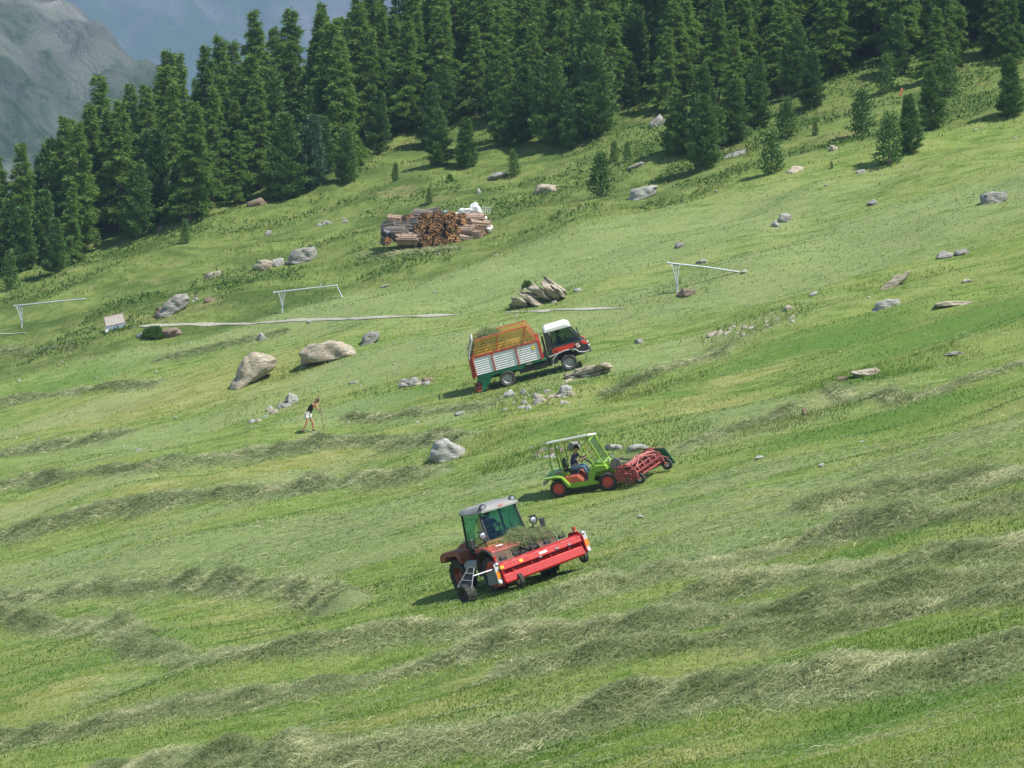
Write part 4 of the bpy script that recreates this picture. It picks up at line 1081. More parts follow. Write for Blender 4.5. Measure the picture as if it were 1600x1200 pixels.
    for side_ in (0, 1):
        for i in range(nx):
            for j in range(ny):
                x, y, yy = out(i, j); ed = min(1, (1 - abs(yy)) * 4, (x + .86) * 5, (.76 - x) * 4); ed = max(0, ed) ** .5
                xx = x - .10 * abs(yy) ** 3 * (1 if x > 0 else -1)
                if side_: z = zr - .02
                else: z = zr + .02 + .16 * ed + .06 * (math.exp(-((abs(yy) - .72) / .2) ** 2) * math.exp(-((x - .5) / .25) ** 2))
                V_.append((xx, y, z))
    n_ = nx * ny
    for i in range(nx - 1):
        for j in range(ny - 1):
            a = i * ny + j; F_.append((a, a + 1, a + ny + 1, a + ny)); F_.append((a + n_, a + ny + n_, a + ny + 1 + n_, a + 1 + n_))
    for i in range(nx - 1):
        for j in (0, ny - 1): a = i * ny + j; F_.append((a, a + ny, a + ny + n_, a + n_))
    for j in range(ny - 1):
        for i in (0, nx - 1): a = i * ny + j; F_.append((a, a + 1, a + 1 + n_, a + n_))
    b.add(V_, F_); rf_ = b.build('roof', GREY, t, 0, True)
    b = MB(); b.prism([(.60, 2.20), (.70, 2.22), (.68, 2.26), (.4, 2.23)], -.7, .7); b.build('roof_visor', BLK, rf_)
    for s in (-1, 1):
        b = MB(); b.lathe([(.14, 0), (.13, .05), (.001, .05), (.001, 0)], (.60, s * .55, 2.34), 'x', 16); h = b.build('headlight', BLK, t)
        b = MB(); b.lathe([(.095, 0), (.07, .03), (.001, .035), (.001, -.02)], (.655, s * .55, 2.345), 'x', 14); b.build('lens', CHROME, h)
    # maker lettering on the roof edge (red on grey)
    cu = bpy.data.curves.new('lettering', 'FONT'); cu.body = 'AEBI'; cu.size = .095; cu.extrude = .003; cu.align_x = 'CENTER'
    lt_ = bpy.data.objects.new('tmp', cu); COL.objects.link(lt_); bpy.context.evaluated_depsgraph_get().update(); lm_ = bpy.data.meshes.new_from_object(lt_.evaluated_get(bpy.context.evaluated_depsgraph_get())); bpy.data.objects.remove(lt_)
    lo = bpy.data.objects.new('lettering', lm_); COL.objects.link(lo); lo.parent = rf_; lm_.materials.clear(); lm_.materials.append(paint('letter_red', (.6, .03, .02), .5)); lo.location = (.765, .02, 2.27); lo.rotation_euler = (R(75), 0, R(90))
    # work lamps and mirrors on stalks
    for s in (-1, 1):
        b = MB(); b.tube([(.74, s * .72, 1.25), (.86, s * .92, 1.35), (.86, s * .95, 1.50)], .03, 6); b.tube([(.74, s * .74, 1.3), (.80, s * 1.12, 1.28), (.78, s * 1.28, 1.30)], .025, 6); b.build('bracket', BLK, t)
        b = MB(); b.lathe([(.001, -.14), (.09, -.12), (.135, -.02), (.145, .035), (.128, .04), (.12, .01), (.001, .0)], (.90, s * .95, 1.54), 'x', 18, False); b.box((.86, s * .95, 1.68), (.2, .22, .03)); h = b.build('headlight', BLK, t, 0, True)
        b = MB(); b.lathe([(.115, .012), (.09, .03), (.001, .036), (.001, .0)], (.90, s * .95, 1.54), 'x', 16); b.build('lens', CHROME, h, 0, True)
        b = MB(); b.box((.78, s * 1.32, 1.36), (.08, .17, .34)); b.build('mirror', BLK, t, .03)
    # inside
    b = MB(); b.box((-.35, 0, 1.22), (.5, .5, .14)); b.box((-.60, 0, 1.60), (.12, .5, .75), (0, -.1, 0)); b.build('seat', BLK, t, .04)
    b = MB(); b.tube([(.55, 0, 1.0), (.36, 0, 1.52)], .04, 8)
    for k in range(18):
        a0, a1 = k * math.pi / 9, (k + 1) * math.pi / 9; f = lambda a: (.35 + .08 * math.cos(a), .2 * math.sin(a), 1.55 + .17 * math.cos(a) * .9)
        b.tube([f(a0), f(a1)], .016, 5)
    b.tube([(.27, 0, 1.42), (.43, 0, 1.70)], .012, 5); b.build('steering_wheel', BLK, t)
    for c_ in t.children:
        if not c_.name.startswith('wheel'): c_.location.z += .25
    M = M @ Matrix.Translation((0, 0, .25))
    JJ = dict(SIT); JJ['look'] = (1, 0, -.1)
    person(M @ Matrix.Translation((-.34, 0.02, 1.33)), 'driver in dark clothes sitting inside the glass cab of the red tractor', JJ, paint('driver_shirt', (.10, .13, .17), .8), paint('driver_trousers', (.05, .06, .09), .8))
    # hay caught on the hood and grille
    k = 5600; rs = np.random.RandomState(8); Pq = np.stack([rs.uniform(.72, 1.6, k), rs.normal(.42, .42, k), np.zeros(k)], 1)
    Pq[:, 2] = 1.22 - .38 * (Pq[:, 0] - .72) ** 1.3 + .17 * np.exp(-((Pq[:, 1] - .35) / .35) ** 2) * rs.rand(k) * 1.3 + rs.rand(k) * .03
    M_ = np.array(M); Pw = Pq @ M_[:3, :3].T + M_[:3, 3]
    D = rs.normal(size=(k, 3)); D[:, 2] *= .4
    s_ = strands('hay', Pw, D, .08 + .2 * rs.rand(k), .009 + .006 * rs.rand(k), np.full(k, .02), np.clip(.5 + .2 * rs.normal(size=k), 0, 1), M_hay, 'loose hay lying on the nose and grille of the red tractor', 'hay', .12)
    return M_un
M_red = red_tractor()

def tine_cluster(b, c, n, ln, lean, spread, dr=.006):
    for i in range(n):
        y = (i - (n - 1) / 2) * spread
        b.tube([(c[0], c[1] + y, c[2]), (c[0] + lean * .5, c[1] + y * 1.1, c[2] + ln * .55), (c[0] + lean, c[1] + y * 1.25, c[2] + ln)], dr, 4)

def red_rake(M0):
    RED = paint('rake_red', (.43, .010, .008), .45, dirt=.35, dirtc=(.22, .03, .02)); ORG = paint('orange_lens', (.9, .25, .02), .3, dirt=.05); WHT = paint('sticker_white', (.85, .85, .83), .5, dirt=.05); YEL = paint('sticker_yellow', (.85, .50, .04), .5, dirt=.05)
    M = M0 @ Matrix.Translation((2.18, -.04, .12)) @ Matrix.Rotation(R(2.3), 4, 'X') @ Matrix.Scale(.94, 4); t = root('hay_rake', 'bright red hay rake carried in front of the red tractor', 'rake', M)
    HW = 1.50
    # upper folded panel, middle channel, lower panel
    b = MB(); b.prism([(.20, .92), (.42, .88), (.47, .70), (.43, .66), (.38, .84), (.18, .88)], -HW, HW); b.build('upper_beam', RED, t, .012)
    b = MB(); b.prism([(.30, .56), (.44, .54), (.50, .30), (.46, .24), (.40, .28), (.38, .46), (.28, .50)], -HW, HW); b.prism([(.20, .60), (.36, .62), (.36, .58), (.20, .56)], -HW, HW); b.build('lower_beam', RED, t, .012)
    b = MB()
    for y in (-1.44, -1.12, -.40, .30, 1.0, 1.44): b.prism([(-.1, .80), (.40, .84), (.45, .30), (.30, .26), (-.05, .45)], y - .012, y + .012)
    b.build('web_plates', RED, t)
    for s in (-1, 1):
        b = MB(); b.prism([(-.50, .30), (-.55, .70), (-.30, .98), (.25, 1.02), (.50, .84), (.54, .35), (.35, .20), (-.25, .18)], s * 1.54 - .02, s * 1.54 + .02); b.build('end_plate', RED, t, .01)
        b = MB(); b.tube([(.22, s * 1.50, .98), (.16, s * 1.50, 1.10)], .03, 6); b.box((.16, s * 1.5, 1.12), (.10, .08, .10)); b.build('latch', RED, t, .01)
        # lamp board
        b = MB(); b.box((.40, s * 1.66, .62), (.05, .16, .66)); lb = b.build('lamp_board', paint('lamp_grey', (.5, .52, .52), .4), t, .02)
        b = MB(); b.box((.432, s * 1.66, .60), (.012, .13, .22)); b.build('reflector', ORG, lb)
        b = MB(); b.lathe([(.055, 0), (.05, .03), (.001, .035), (.001, 0)], (.425, s * 1.66, .38), 'x', 12); b.build('lamp', WHT, lb)
        b = MB(); b.ball((.39, s * 1.62, .92), (.07, .09, .07), 10, 6); b.build('lamp', CHROME, t, 0, True)
    b = MB()
    for k in range(7): b.box((.10 - k * .085, -1.60, .54 - .015 * k), (.05, .035, .50 - .02 * k), (0, .25, 0))
    b.build('side_guard', paint('guard_grey', (.30, .31, .31), .5), t)
    # stickers and bolts
    b = MB(); b.box((.455, .05, .795), (.006, .28, .07), (0, -.27, 0)); b.build('sticker', WHT, t)
    b = MB(); b.box((.455, -.78, .79), (.006, .12, .09), (0, -.27, 0)); b.build('sticker', YEL, t)
    b = MB(); b.box((.50, -1.52, .80), (.03, .13, .09)); b.build('sticker', YEL, t)
    b = MB()
    for y in np.linspace(-1.3, 1.3, 9):
        b.ball((.475, y, .40), .018, 6, 4); b.ball((.44, y + .1, .86), .014, 6, 4)
    b.build('bolts', STEEL, t)
    b = MB(); b.box((.475, .55, .76), (.03, .12, .05)); b.box((.47, 1.0, .74), (.03, .10, .05)); b.box((.49, -.1, .69), (.03, .10, .04)); b.build('catch', STEEL, t)
    # belt with tines behind
    b = MB(); b.prism([(-.35, .22), (-.42, .55), (-.28, .80), (-.12, .80), (-.02, .55), (-.05, .24)], -1.46, 1.46); b.build('tine_belt', BLK, t, .02)
    for y in (-1.05, -.55, .10, .62, 1.18):
        b = MB(); b.box((-.15, y, .96), (.12, .22, .09)); b.ball((-.15, y - .08, 1.0), .06, 6, 4); c_ = b.build('tine_holder', BLK, t, .01)
        b = MB(); tine_cluster(b, (-.15, y, .98), 5, .38, -.16, .055, .0065); b.build('tines', DARK, c_)
    b = MB()
    for y in np.linspace(-1.4, 1.4, 15): tine_cluster(b, (-.05, y, .26), 2, -.24, .10, .05, .006)
    b.build('tines', DARK, t)
    # support wheels
    for y, x in ((-1.02, .42), (1.46, .30)):
        b = MB(); b.tube([(x - .10, y, .62), (x, y, .42), (x, y + .12, .22)], .03, 6); b.build('wheel_fork', RED, t)
        wheel(t, x, y + .02, .22, .14, paint('rim_white', (.6, .6, .58), .5), lugs=10, rimr=.5)
    # mast to the tractor
    b = MB(); b.tube([(-.9, -.35, .75), (-.2, -.3, .62)], .045, 6); b.tube([(-.9, .35, .75), (-.2, .3, .62)], .045, 6); b.tube([(-1.0, 0, 1.05), (-.2, 0, .9)], .04, 6); b.build('linkage', DARK, t)
    # swath cloth held out on a long grey bar
    b = MB(); b.tube([(.15, -1.5, .78), (.02, -2.62, .80)], .028, 8); b.build('arm', STEEL, t)
    b = MB()
    q = [(.36, -2.78, .20), (-.30, -2.45, .40), (-.20, -2.35, .98), (.16, -2.60, .92)]
    q = [(-.12, -2.86, .62), (.36, -2.66, .50), (.30, -2.34, 1.06), (.16, -2.44, 1.12)]
    b.tube(q + [q[0]], .02, 6); b.tube([Vector(q[0]).lerp(Vector(q[3]), .35), Vector(q[1]).lerp(Vector(q[2]), .35)], .014, 6); b.tube([Vector(q[0]).lerp(Vector(q[3]), .7), Vector(q[1]).lerp(Vector(q[2]), .7)], .014, 6); b.build('cloth_frame', STEEL, t)
    wheel(t, .06, -2.70, .33, .34, DARK, lugs=14, rimr=.5)
    b = MB(); V_ = [Vector(v).lerp(sum((Vector(w_) for w_ in q), Vector()) / 4, .04) for v in q]; b.add(V_, [(0, 1, 2, 3)]); c = b.build('swath_net', BLK, t); so_ = c.modifiers.new('thick', 'SOLIDIFY'); so_.thickness = .012
red_rake(M_red)

# ================================================================ GREEN TRACTOR
def green_tractor():
    GRN = paint('lime_green', (.22, .40, .03), .4, dirt=.35, coat=.3); ORG = paint('faded_red', (.58, .11, .06), .5, dirt=.25, dirtc=(.6, .3, .2)); WH = paint('roof_white', (.80, .80, .78), .4, dirt=.12, dirtc=(.55, .55, .5))
    M = stand('green', R(-13)); t = root('tractor', 'small open lime green tractor with a white canopy on the slope', 'tractor', M)
    RIM = paint('rim_red', (.62, .09, .06), .45, dirt=.15)
    for x in (.95, -.95):
        for y in (-.68, .68): wheel(t, x, y, .335, .30, RIM, lugs=14, rimr=.62)
    b = MB(); b.box((0, 0, .36), (2.1, .42, .22)); b.tube([(.95, -.6, .335), (.95, .6, .335)], .07); b.tube([(-.95, -.6, .335), (-.95, .6, .335)], .07); b.build('chassis', DARK, t, .02)
    # tub: floor rail, front bulkhead, rear deck
    for s in (-1, 1):
        b = MB(); b.prism([(-.62, .36), (-.55, .45), (.42, .45), (.58, .38), (.55, .28), (-.50, .26)], s * .60, s * .66); b.build('side_rail', GRN, t, .01)
        b = MB(); b.prism([(-1.42, .72), (-1.42, .80), (-.95, .82), (-.74, .76), (-.50, .44), (-.52, .34), (-.58, .34), (-.78, .70), (-.95, .745), (-1.30, .74)], s * .38, s * .86); b.build('mudguard', GRN, t, .012)
        b = MB(); b.prism([(-.74, .66), (-.70, .70), (-.20, .70), (.02, .46), (-.55, .46)], s * .30, s * .655); b.build('step_panel', ORG, t, .01)
        b = MB(); b.prism([(.20, .45), (.28, .80), (.52, .98), (.95, .96), (1.02, .78), (.60, .74), (.48, .60), (.44, .44)], s * .40, s * .70); b.build('front_panel', GRN, t, .015)
    b = MB(); b.box((-.1, 0, .43), (1.0, 1.18, .03)); b.build('floor', ORG, t)
    b = MB(); b.prism([(-1.42, .70), (-1.40, .84), (-.55, .84), (-.50, .60), (-1.2, .56)], -.38, .38); b.build('rear_deck', GRN, t, .02)
    b = MB(); b.prism([(.30, .50), (.36, .98), (.55, 1.06), (.98, 1.02), (1.22, .86), (1.24, .60), (1.1, .5)], -.40, .40); hd = b.build('hood', GRN, t, .03)
    b = MB(); b.box((1.24, 0, .72), (.02, .6, .2)); b.build('grille', BLK, hd)
    for s in (-1, 1):
        b = MB(); b.lathe([(.001, -.06), (.06, -.04), (.08, .02), (.001, .03)], (1.05, s * .34, 1.05), 'x', 12, False); b.build('headlight', CHROME, t, 0, True)
    # canopy
    b = MB(); b.box((-.30, 0, 2.02), (1.66, 1.30, .07), (R(-11), R(-3), 0)); b.box((-.30, 0, 1.975), (1.60, 1.24, .03), (R(-11), R(-3), 0)); b.build('canopy', WH, t, .02)
    b = MB()
    for s in (-1, 1):
        b.tube([(-1.08, s * .58, .80), (-1.12, s * .58, 1.2), (-1.08, s * .58, 1.97)], .03, 6); b.tube([(.50, s * .56, 1.0), (.08, s * .56, 2.0)], .035, 6); b.tube([(-.72, s * .5, .84), (-.72, s * .5, 2.0)], .025, 6)
        b.tube([(.86, s * .54, 1.0), (.46, s * .54, 1.98)], .03, 6)
    b.tube([(.46, -.56, 1.92), (.46, .56, 1.92)], .03, 6); b.tube([(-1.08, -.58, 1.92), (-1.08, .58, 1.88)], .03, 6); b.tube([(.86, -.56, 1.0), (.86, .56, 1.0)], .03, 6)
    b.build('canopy_frame', GRN, t)
    GL = emitless_glass('windscreen_glass', (.72, .80, .76), .15)
    b = MB(); V_ = [(.86, -.53, 1.02), (.86, .53, 1.02), (.47, .53, 1.9), (.47, -.53, 1.9)]; b.add(V_, [(0, 1, 2, 3)]); c = b.build('windscreen', GL, t); so_ = c.modifiers.new('thick', 'SOLIDIFY'); so_.thickness = .006
    b = MB(); b.box((.28, -.60, 1.70), (.05, .03, .07)); b.build('indicator', paint('indicator_orange', (.9, .22, .02), .4), t, .01)
    b = MB(); b.box((-.52, 0, .80), (.46, .48, .12)); b.box((-.74, 0, 1.06), (.10, .46, .46), (0, -.12, 0)); b.box((-.5, 0, .62), (.3, .3, .3)); b.build('seat', BLK, t, .03)
    b = MB(); b.tube([(.36, 0, .9), (.05, 0, 1.18)], .03, 6)
    for k in range(16):
        f = lambda a: (.04 + .12 * math.cos(a), .19 * math.sin(a), 1.20 + .14 * math.cos(a)); b.tube([f(k * math.pi / 8), f((k + 1) * math.pi / 8)], .015, 5)
    b.tube([(-.06, 0, 1.08), (.14, 0, 1.32)], .012, 5); b.build('steering_wheel', BLK, t)
    b = MB(); b.tube([(-.62, -.45, 1.02), (-1.1, -.5, .80), (-1.42, -.5, .70)], .035, 8); b.build('drawbar', paint('wood_handle', (.36, .24, .14), .8), t)
    b = MB(); b.box((-1.50, 0, .62), (.10, .3, .2)); b.tube([(-1.5, -.45, .55), (-1.5, .45, .55)], .035, 6); b.box((-1.53, -.5, .55), (.08, .1, .14)); b.build('hitch', STEEL, t, .01)
    b = MB(); b.tube([(.60, -.50, 1.02), (.62, -.52, 1.22), (.85, -.45, 1.28)], .012, 5); b.tube([(.48, .1, 1.0), (.30, .05, 1.16)], .012, 5); b.ball((.30, .05, 1.17), .025, 6, 4); b.build('lever', BLK, t)
    J = dict(SIT); J.update(chest=(.10, 0, .42), neck=(.17, 0, .58), head=(.23, 0, .70), shl=(.12, .2, .50), shr=(.12, -.2, .50), ell=(.30, .25, .30), elr=(.28, -.26, .28), wrl=(.52, .16, .38), wrr=(.53, -.17, .36),
        knl=(.42, .16, .02), knr=(.42, -.18, .05), anl=(.60, .16, -.36), anr=(.56, -.2, -.36), tol=(.74, .16, -.38), tor=(.70, -.22, -.38), look=(1, -.1, 0))
    person(M @ Matrix.Translation((-.42, 0, .88)) @ Matrix.Scale(1.03, 4), 'dark haired driver in blue shirt and jeans steering the open green tractor', J, paint('blue_shirt', (.035, .05, .16), .85), paint('jeans', (.13, .20, .30), .85))
    return M
M_grn = green_tractor()
def green_rake(M0):
    RED = paint('faded_rake_red', (.30, .045, .04), .5, dirt=.35, dirtc=(.55, .28, .26)); PNK = paint('pale_red_bar', (.42, .13, .11), .5, dirt=.3)
    M = M0 @ Matrix.Translation((1.92, .20, .06)) @ Matrix.Rotation(R(-15), 4, 'Z'); t = root('hay_rake', 'faded red rotary hay rake carried in front of the green tractor', 'rake', M)
    HW = 1.05
    for x, z, nm in ((-.12, .52, 'rotor'), (.32, .44, 'rotor')):
        b = MB()
        for k in range(6):
            a = k * math.pi / 3 + x; r = .20
            b.tube([(x + r * math.cos(a), -HW, z + r * math.sin(a)), (x + r * math.cos(a + .3), HW, z + r * math.sin(a + .3))], .032, 6)
        b.tube([(x, -HW, z), (x, HW, z)], .05, 8)
        for y in np.linspace(-HW, HW, 5): b.lathe([(.22, -.012), (.22, .012), (.001, .012), (.001, -.012)], (x, y, z), 'y', 14)
        ro = b.build(nm, RED, t)
        b = MB()
        for k in range(6):
            a = k * math.pi / 3 + x
            for y in np.linspace(-HW + .05, HW - .05, 16):
                p0 = Vector((x + .2 * math.cos(a), y, z + .2 * math.sin(a))); b.tube([p0, p0 + Vector((.12 * math.cos(a + .5), 0, .16 * math.sin(a + .5) if math.sin(a + .5) > -.3 else -.04))], .007, 4)
        b.build('tines', DARK, ro)
    b = MB()
    b.box((.1, 0, .78), (.14, 2.2, .09)); b.tube([(.36, -1.0, .78), (-.1, .2, .84), (.36, 1.0, .80)], .028, 6); b.tube([(.45, -.9, .66), (.2, 0, .86), (.45, .9, .70)], .025, 6)
    for y in (-.7, -.2, .35, .85): b.tube([(.52, y, .46), (.30, y + .1, .74), (.0, y + .12, .82)], .022, 6)
    b.build('frame', PNK, t)
    for s in (-1, 1):
        b = MB(); b.tube([(-.42, s * 1.1, .40), (-.35, s * 1.1, .74), (.1, s * 1.1, .86), (.5, s * 1.1, .68), (.58, s * 1.1, .36), (.3, s * 1.1, .16), (-.25, s * 1.1, .24), (-.42, s * 1.1, .40)], .028, 6)
        b.tube([(-.12, s * 1.1, .52), (.32, s * 1.1, .44)], .05, 6); b.tube([(-.3, s * 1.12, .7), (.3, s * 1.12, .25)], .025, 6); b.prism([(-.40, .30), (-.40, .56), (-.05, .62), (.05, .26)], s * 1.1 - .01, s * 1.1 + .01); b.build('end_plate', RED, t)
    b = MB()
    for y in np.linspace(-.95, .95, 20): b.tube([(-.25, y, .72), (-.32, y, .92), (-.30, y + .02, 1.04)], .007, 4)
    b.build('tines', DARK, t)
    b = MB(); b.lathe([(.24, -.02), (.25, 0), (.24, .02), (.001, .02), (.001, -.02)], (-.35, -.92, .86), 'y', 16); b.box((-.42, -.3, .50), (.2, .5, .3)); b.build('gearbox', paint('dusty_grey', (.22, .21, .18), .7, dirt=.5), t, .03)
    b = MB(); V_ = [(-.25, 1.32, .86), (.62, 1.40, .80), (.95, 1.42, .18), (-.35, 1.30, .10)]; b.add(V_, [(0, 1, 2, 3)]); c = b.build('swath_cloth', paint('green_cloth', (.02, .14, .05), .8), t); so_ = c.modifiers.new('thick', 'SOLIDIFY'); so_.thickness = .03
    b = MB(); b.tube([(.2, 1.1, .84), (.2, 1.36, .86)], .02, 6); b.tube([(-.25, 1.32, .86), (.62, 1.40, .80)], .018, 6); b.tube([(.5, 1.1, .6), (.75, 1.3, .42)], .02, 6); b.build('arm', RED, t)
    RW = paint('rim_white', (.6, .6, .58), .5)
    for x, y in ((.48, -.80), (.70, 1.18)):
        b = MB(); b.tube([(x - .35, y, .62), (x - .1, y - .10, .5), (x, y - .12, .2)], .025, 6); b.build('wheel_fork', RED, t)
        wheel(t, x, y, .21, .13, RW, lugs=10, rimr=.5)
    b = MB(); b.tube([(-.8, -.25, .60), (-.3, -.25, .55)], .04, 6); b.tube([(-.8, .25, .60), (-.3, .25, .55)], .04, 6); b.tube([(-.75, 0, .86), (-.2, 0, .78)], .035, 6); b.build('linkage', DARK, t)
green_rake(M_grn)

# ================================================================ TRUCK with hay wagon body
def truck():
    WH = paint('corrugated_white', (.78, .78, .76), .4, dirt=.12, dirtc=(.45, .42, .33)); RD = paint('wagon_red', (.42, .055, .035), .5, dirt=.3, dirtc=(.45, .2, .12)); GR = paint('wagon_green', (.01, .20, .10), .45, dirt=.2)
    OR_ = paint('weathered_orange_boards', (.80, .45, .07), .6, dirt=.4, dirtc=(.45, .24, .07)); CB = paint('cab_black', (.022, .026, .03), .35, dirt=.15, coat=.3); CR = paint('cab_red', (.66, .035, .02), .35, dirt=.1, coat=.4)
    GL = emitless_glass('truck_glass', (.55, .62, .62), .05)
    M = stand('truck', R(2)); t = root('truck', 'black and red cab truck with white slatted hay wagon body driving uphill', 'truck', M)
    RM = paint('rim_grey', (.42, .43, .44), .4, .3)
    for x in (2.12, -1.30):
        for y in (-.86, .86): wheel(t, x, y, .43, .38, RM, lugs=20, rimr=.56, mat=paint('dusty_rubber', (.055, .055, .05), .85, dirt=.6, dirtc=(.20, .19, .15)))
    b = MB(); b.box((.1, .32, .66), (6.0, .10, .2)); b.box((.1, -.32, .66), (6.0, .10, .2)); b.box((.35, 0, .62), (1.9, 1.3, .34)); b.tube([(2.12, -.8, .43), (2.12, .8, .43)], .09); b.tube([(-1.3, -.8, .43), (-1.3, .8, .43)], .09)
    b.box((.55, -.75, .60), (.7, .3, .3)); b.build('chassis', DARK, t, .02)
    x0, x1, y1 = -3.0, .72, .98
    b = MB(); b.prism([(x0 + .25, .80), (x0 + .25, 1.0), (x1 + .25, 1.0), (x1 + .25, .86), (-.25, .86), (-.4, .74), (-1.9, .80)], -y1, y1); b.build('bed', GR, t, .015)
    # white corrugated side walls
    for s in (-1, 1):
        b = MB()
        n = 8
        for k in range(n):
            z = 1.02 + k * .118
            b.prism([(s * y1, z + .004), (s * (y1 + .046), z + .012), (s * (y1 + .046), z + .024), (s * (y1 + .006), z + .100), (s * y1, z + .100)], x0 + .15, x1, 'x')
        b.box(((x0 + x1) / 2 + .07, s * (y1 - .012), 1.49), (x1 - x0 - .16, .02, .96))
        wl = b.build('side_wall', WH, t)
        b = MB()
        for x in (x0 + .12, -1.82, -.50, x1 + .02): b = MB(); b.box((x, s * (y1 + .045), 1.48), (.07, .07, 1.06)); b.build('post', RD, t, .008)
        b = MB(); b.box(((x0 + x1) / 2 + .07, s * (y1 + .02), 2.0), (x1 - x0 + .0, .09, .08)); b.build('rail', RD, t, .01)
        # upper frame
        z0, z1 = 2.02, 2.93
        b = MB(); yb = s * (y1 - .0)
        b.tube([(x0 + .14, yb, z0), (x0 + .50, yb, z1 - .02), (x1 - .32, yb, z1), (x1 + .05, yb, z0 - .05)], .035, 6)
        for xa in (-1.40, .10): b.tube([(xa - .10, yb, z0), (xa + .16, yb, z1 - .02)], .028, 6)
        b.build('upper_frame', RD, t)
        b = MB(); yi = s * (y1 - .06)
        for k in range(6):
            z = z0 + .03 + k * .145; xe = x1 - .04 - .36 * (k / 6.0); xs = x0 + .18 + .36 * (k / 6.0); ht = .118 if k % 3 else .10
            b.box(((xs + xe) / 2, yi, z + .055), (xe - xs, .02, ht))
        b.build('upper_boards', OR_, t)
    b = MB(); b.box((x1 + .06, 0, 1.52), (.05, 1.9, 1.0)); b.box((x1 + .11, -.9, 1.55), (.06, .14, 1.1)); b.box((x1 + .11, .9, 1.55), (.06, .14, 1.1))
    b.build('headboard', paint('headboard_red', (.60, .04, .03), .5, dirt=.15), t, .01)
    b = MB()
    for k in range(5): b.tube([(x1 - .02 - .13 * k, -.98, 2.08 + .165 * k), (x1 - .02 - .13 * k, .98, 2.08 + .165 * k)], .018, 6)
    b.build('front_bars', RD, t)
    b = MB()
    for s in (-1, 1): b.tube([(x0 + .36, s * .96, 2.95), (x0 + .0, s * .96, 2.2), (x0 - .03, s * .96, 1.9)], .045, 6)
    b.tube([(x0 + .36, -.96, 2.95), (x0 + .36, .96, 2.95)], .04, 6); b.tube([(x0, -.96, 2.2), (x0, .96, 2.2)], .03, 6)
    for y in np.linspace(-.75, .75, 6): b.tube([(x0 + .35, y, 2.93), (x0 + .01, y, 2.2)], .015, 5)
    b.build('tailgate_frame', paint('bleached_grey', (.55, .54, .50), .6), t)
    b = MB(); b.box((x0 + .02, 0, 1.45), (.12, 1.9, 1.0)); b.box((x0 - .06, -.85, 1.40), (.1, .18, 1.15)); b.box((x0 - .06, .85, 1.40), (.1, .18, 1.15)); b.build('tailgate', RD, t, .02)
    for y in (-.9, .9):
        b = MB(); b.box((x0 - .12, y, 1.05), (.03, .16, .12)); b.build('tail_light', paint('tail_red', (.6, .02, .02), .3), t)
        b = MB(); b.box((x0 + .22, y * 1.13, 1.95), (.16, .03, .05)); b.build('side_light', paint('side_yellow', (.7, .5, .05), .3), t)
    # pick up at the rear
    for s in (-1, 1):
        b = MB(); b.prism([(x0 + .1, .95), (x0 + .95, .92), (x0 + .98, .78), (x0 + .42, .12), (x0 + .18, .12), (x0 + .30, .52), (x0 + .12, .70)], s * .86 - .03, s * .86 + .03); b.build('pickup_side', GR, t, .01)
    b = MB(); b.prism([(x0 + .2, .85), (x0 + .8, .85), (x0 + .45, .30), (x0 + .30, .30)], -.82, .82)
    b.build('conveyor', GR, t, .01)
    b = MB(); b.lathe([(.16, -.8), (.16, .8), (.001, .8), (.001, -.8)], (x0 + .18, 0, .26), 'y', 16); b.box((x0 + .02, 0, .18), (.10, 1.7, .07)); b.box((x0 - .08, -.8, .22), (.12, .05, .22)); b.box((x0 - .08, .8, .22), (.12, .05, .22)); b.tube([(x0 + .55, -.85, .18), (x0 + .0, -.85, .12)], .04, 6)
    pk = b.build('pickup', RD, t, .005)
    b = MB()
    for y in np.linspace(-.72, .72, 14):
        for k in range(6): a = k * math.pi / 3; b.tube([(x0 + .18 + .15 * math.cos(a), y, .26 + .15 * math.sin(a)), (x0 + .18 + .24 * math.cos(a + .3), y, .26 + .24 * math.sin(a + .3))], .007, 4)
    b.build('tines', DARK, pk)
    # stickers
    b = MB(); b.box((.45, -(y1 + .054), 1.72), (.16, .01, .24)); b.build('sticker', paint('wagon_yellow', (.80, .62, .03), .5), t)
    b = MB(); b.box((.02, -(y1 + .012), .91), (.30, .02, .06)); b.build('sticker', paint('sticker_pink', (.7, .45, .42), .5), t)
    # cab
    hw = .90
    b = MB(); b.prism([(1.12, .70), (1.12, 1.45), (2.95, 1.45), (3.20, 1.32), (3.34, 1.15), (3.38, .80), (3.28, .70), (2.78, .70), (2.66, .92), (2.42, 1.02), (1.82, 1.02), (1.62, .90), (1.55, .52), (1.14, .52)], -hw, hw); b.build('cab_body', CB, t, .03)
    b = MB(); b.prism([(1.12, .80), (1.16, 2.28), (1.44, 2.28), (1.50, .80)], -hw + .04, hw - .04); b.build('rear_pillar', CB, t, .03)
    b = MB()
    for s in (-1, 1):
        b.tube([(3.0, s * .84, 1.46), (2.50, s * .80, 2.28)], .045, 6); b.tube([(1.52, s * .86, 1.46), (1.54, s * .82, 2.28)], .04, 6); b.tube([(2.72, s * .86, 1.45), (2.62, s * .85, 1.80)], .018, 6)
    b.tube([(3.0, -.84, 1.46), (3.0, .84, 1.46)], .03, 6); b.tube([(2.50, -.8, 2.28), (2.50, .8, 2.28)], .04, 6); b.build('cab_pillars', CB, t)
    def pane(n, q):
        q = [Vector(v) for v in q]; m = MB(); m.add(q, [tuple(range(len(q)))]); c = m.build(n, GL, t); s_ = c.modifiers.new('thick', 'SOLIDIFY'); s_.thickness = .008; return c
    pane('windscreen', [(3.0, -.82, 1.46), (3.0, .82, 1.46), (2.51, .78, 2.27), (2.51, -.78, 2.27)])
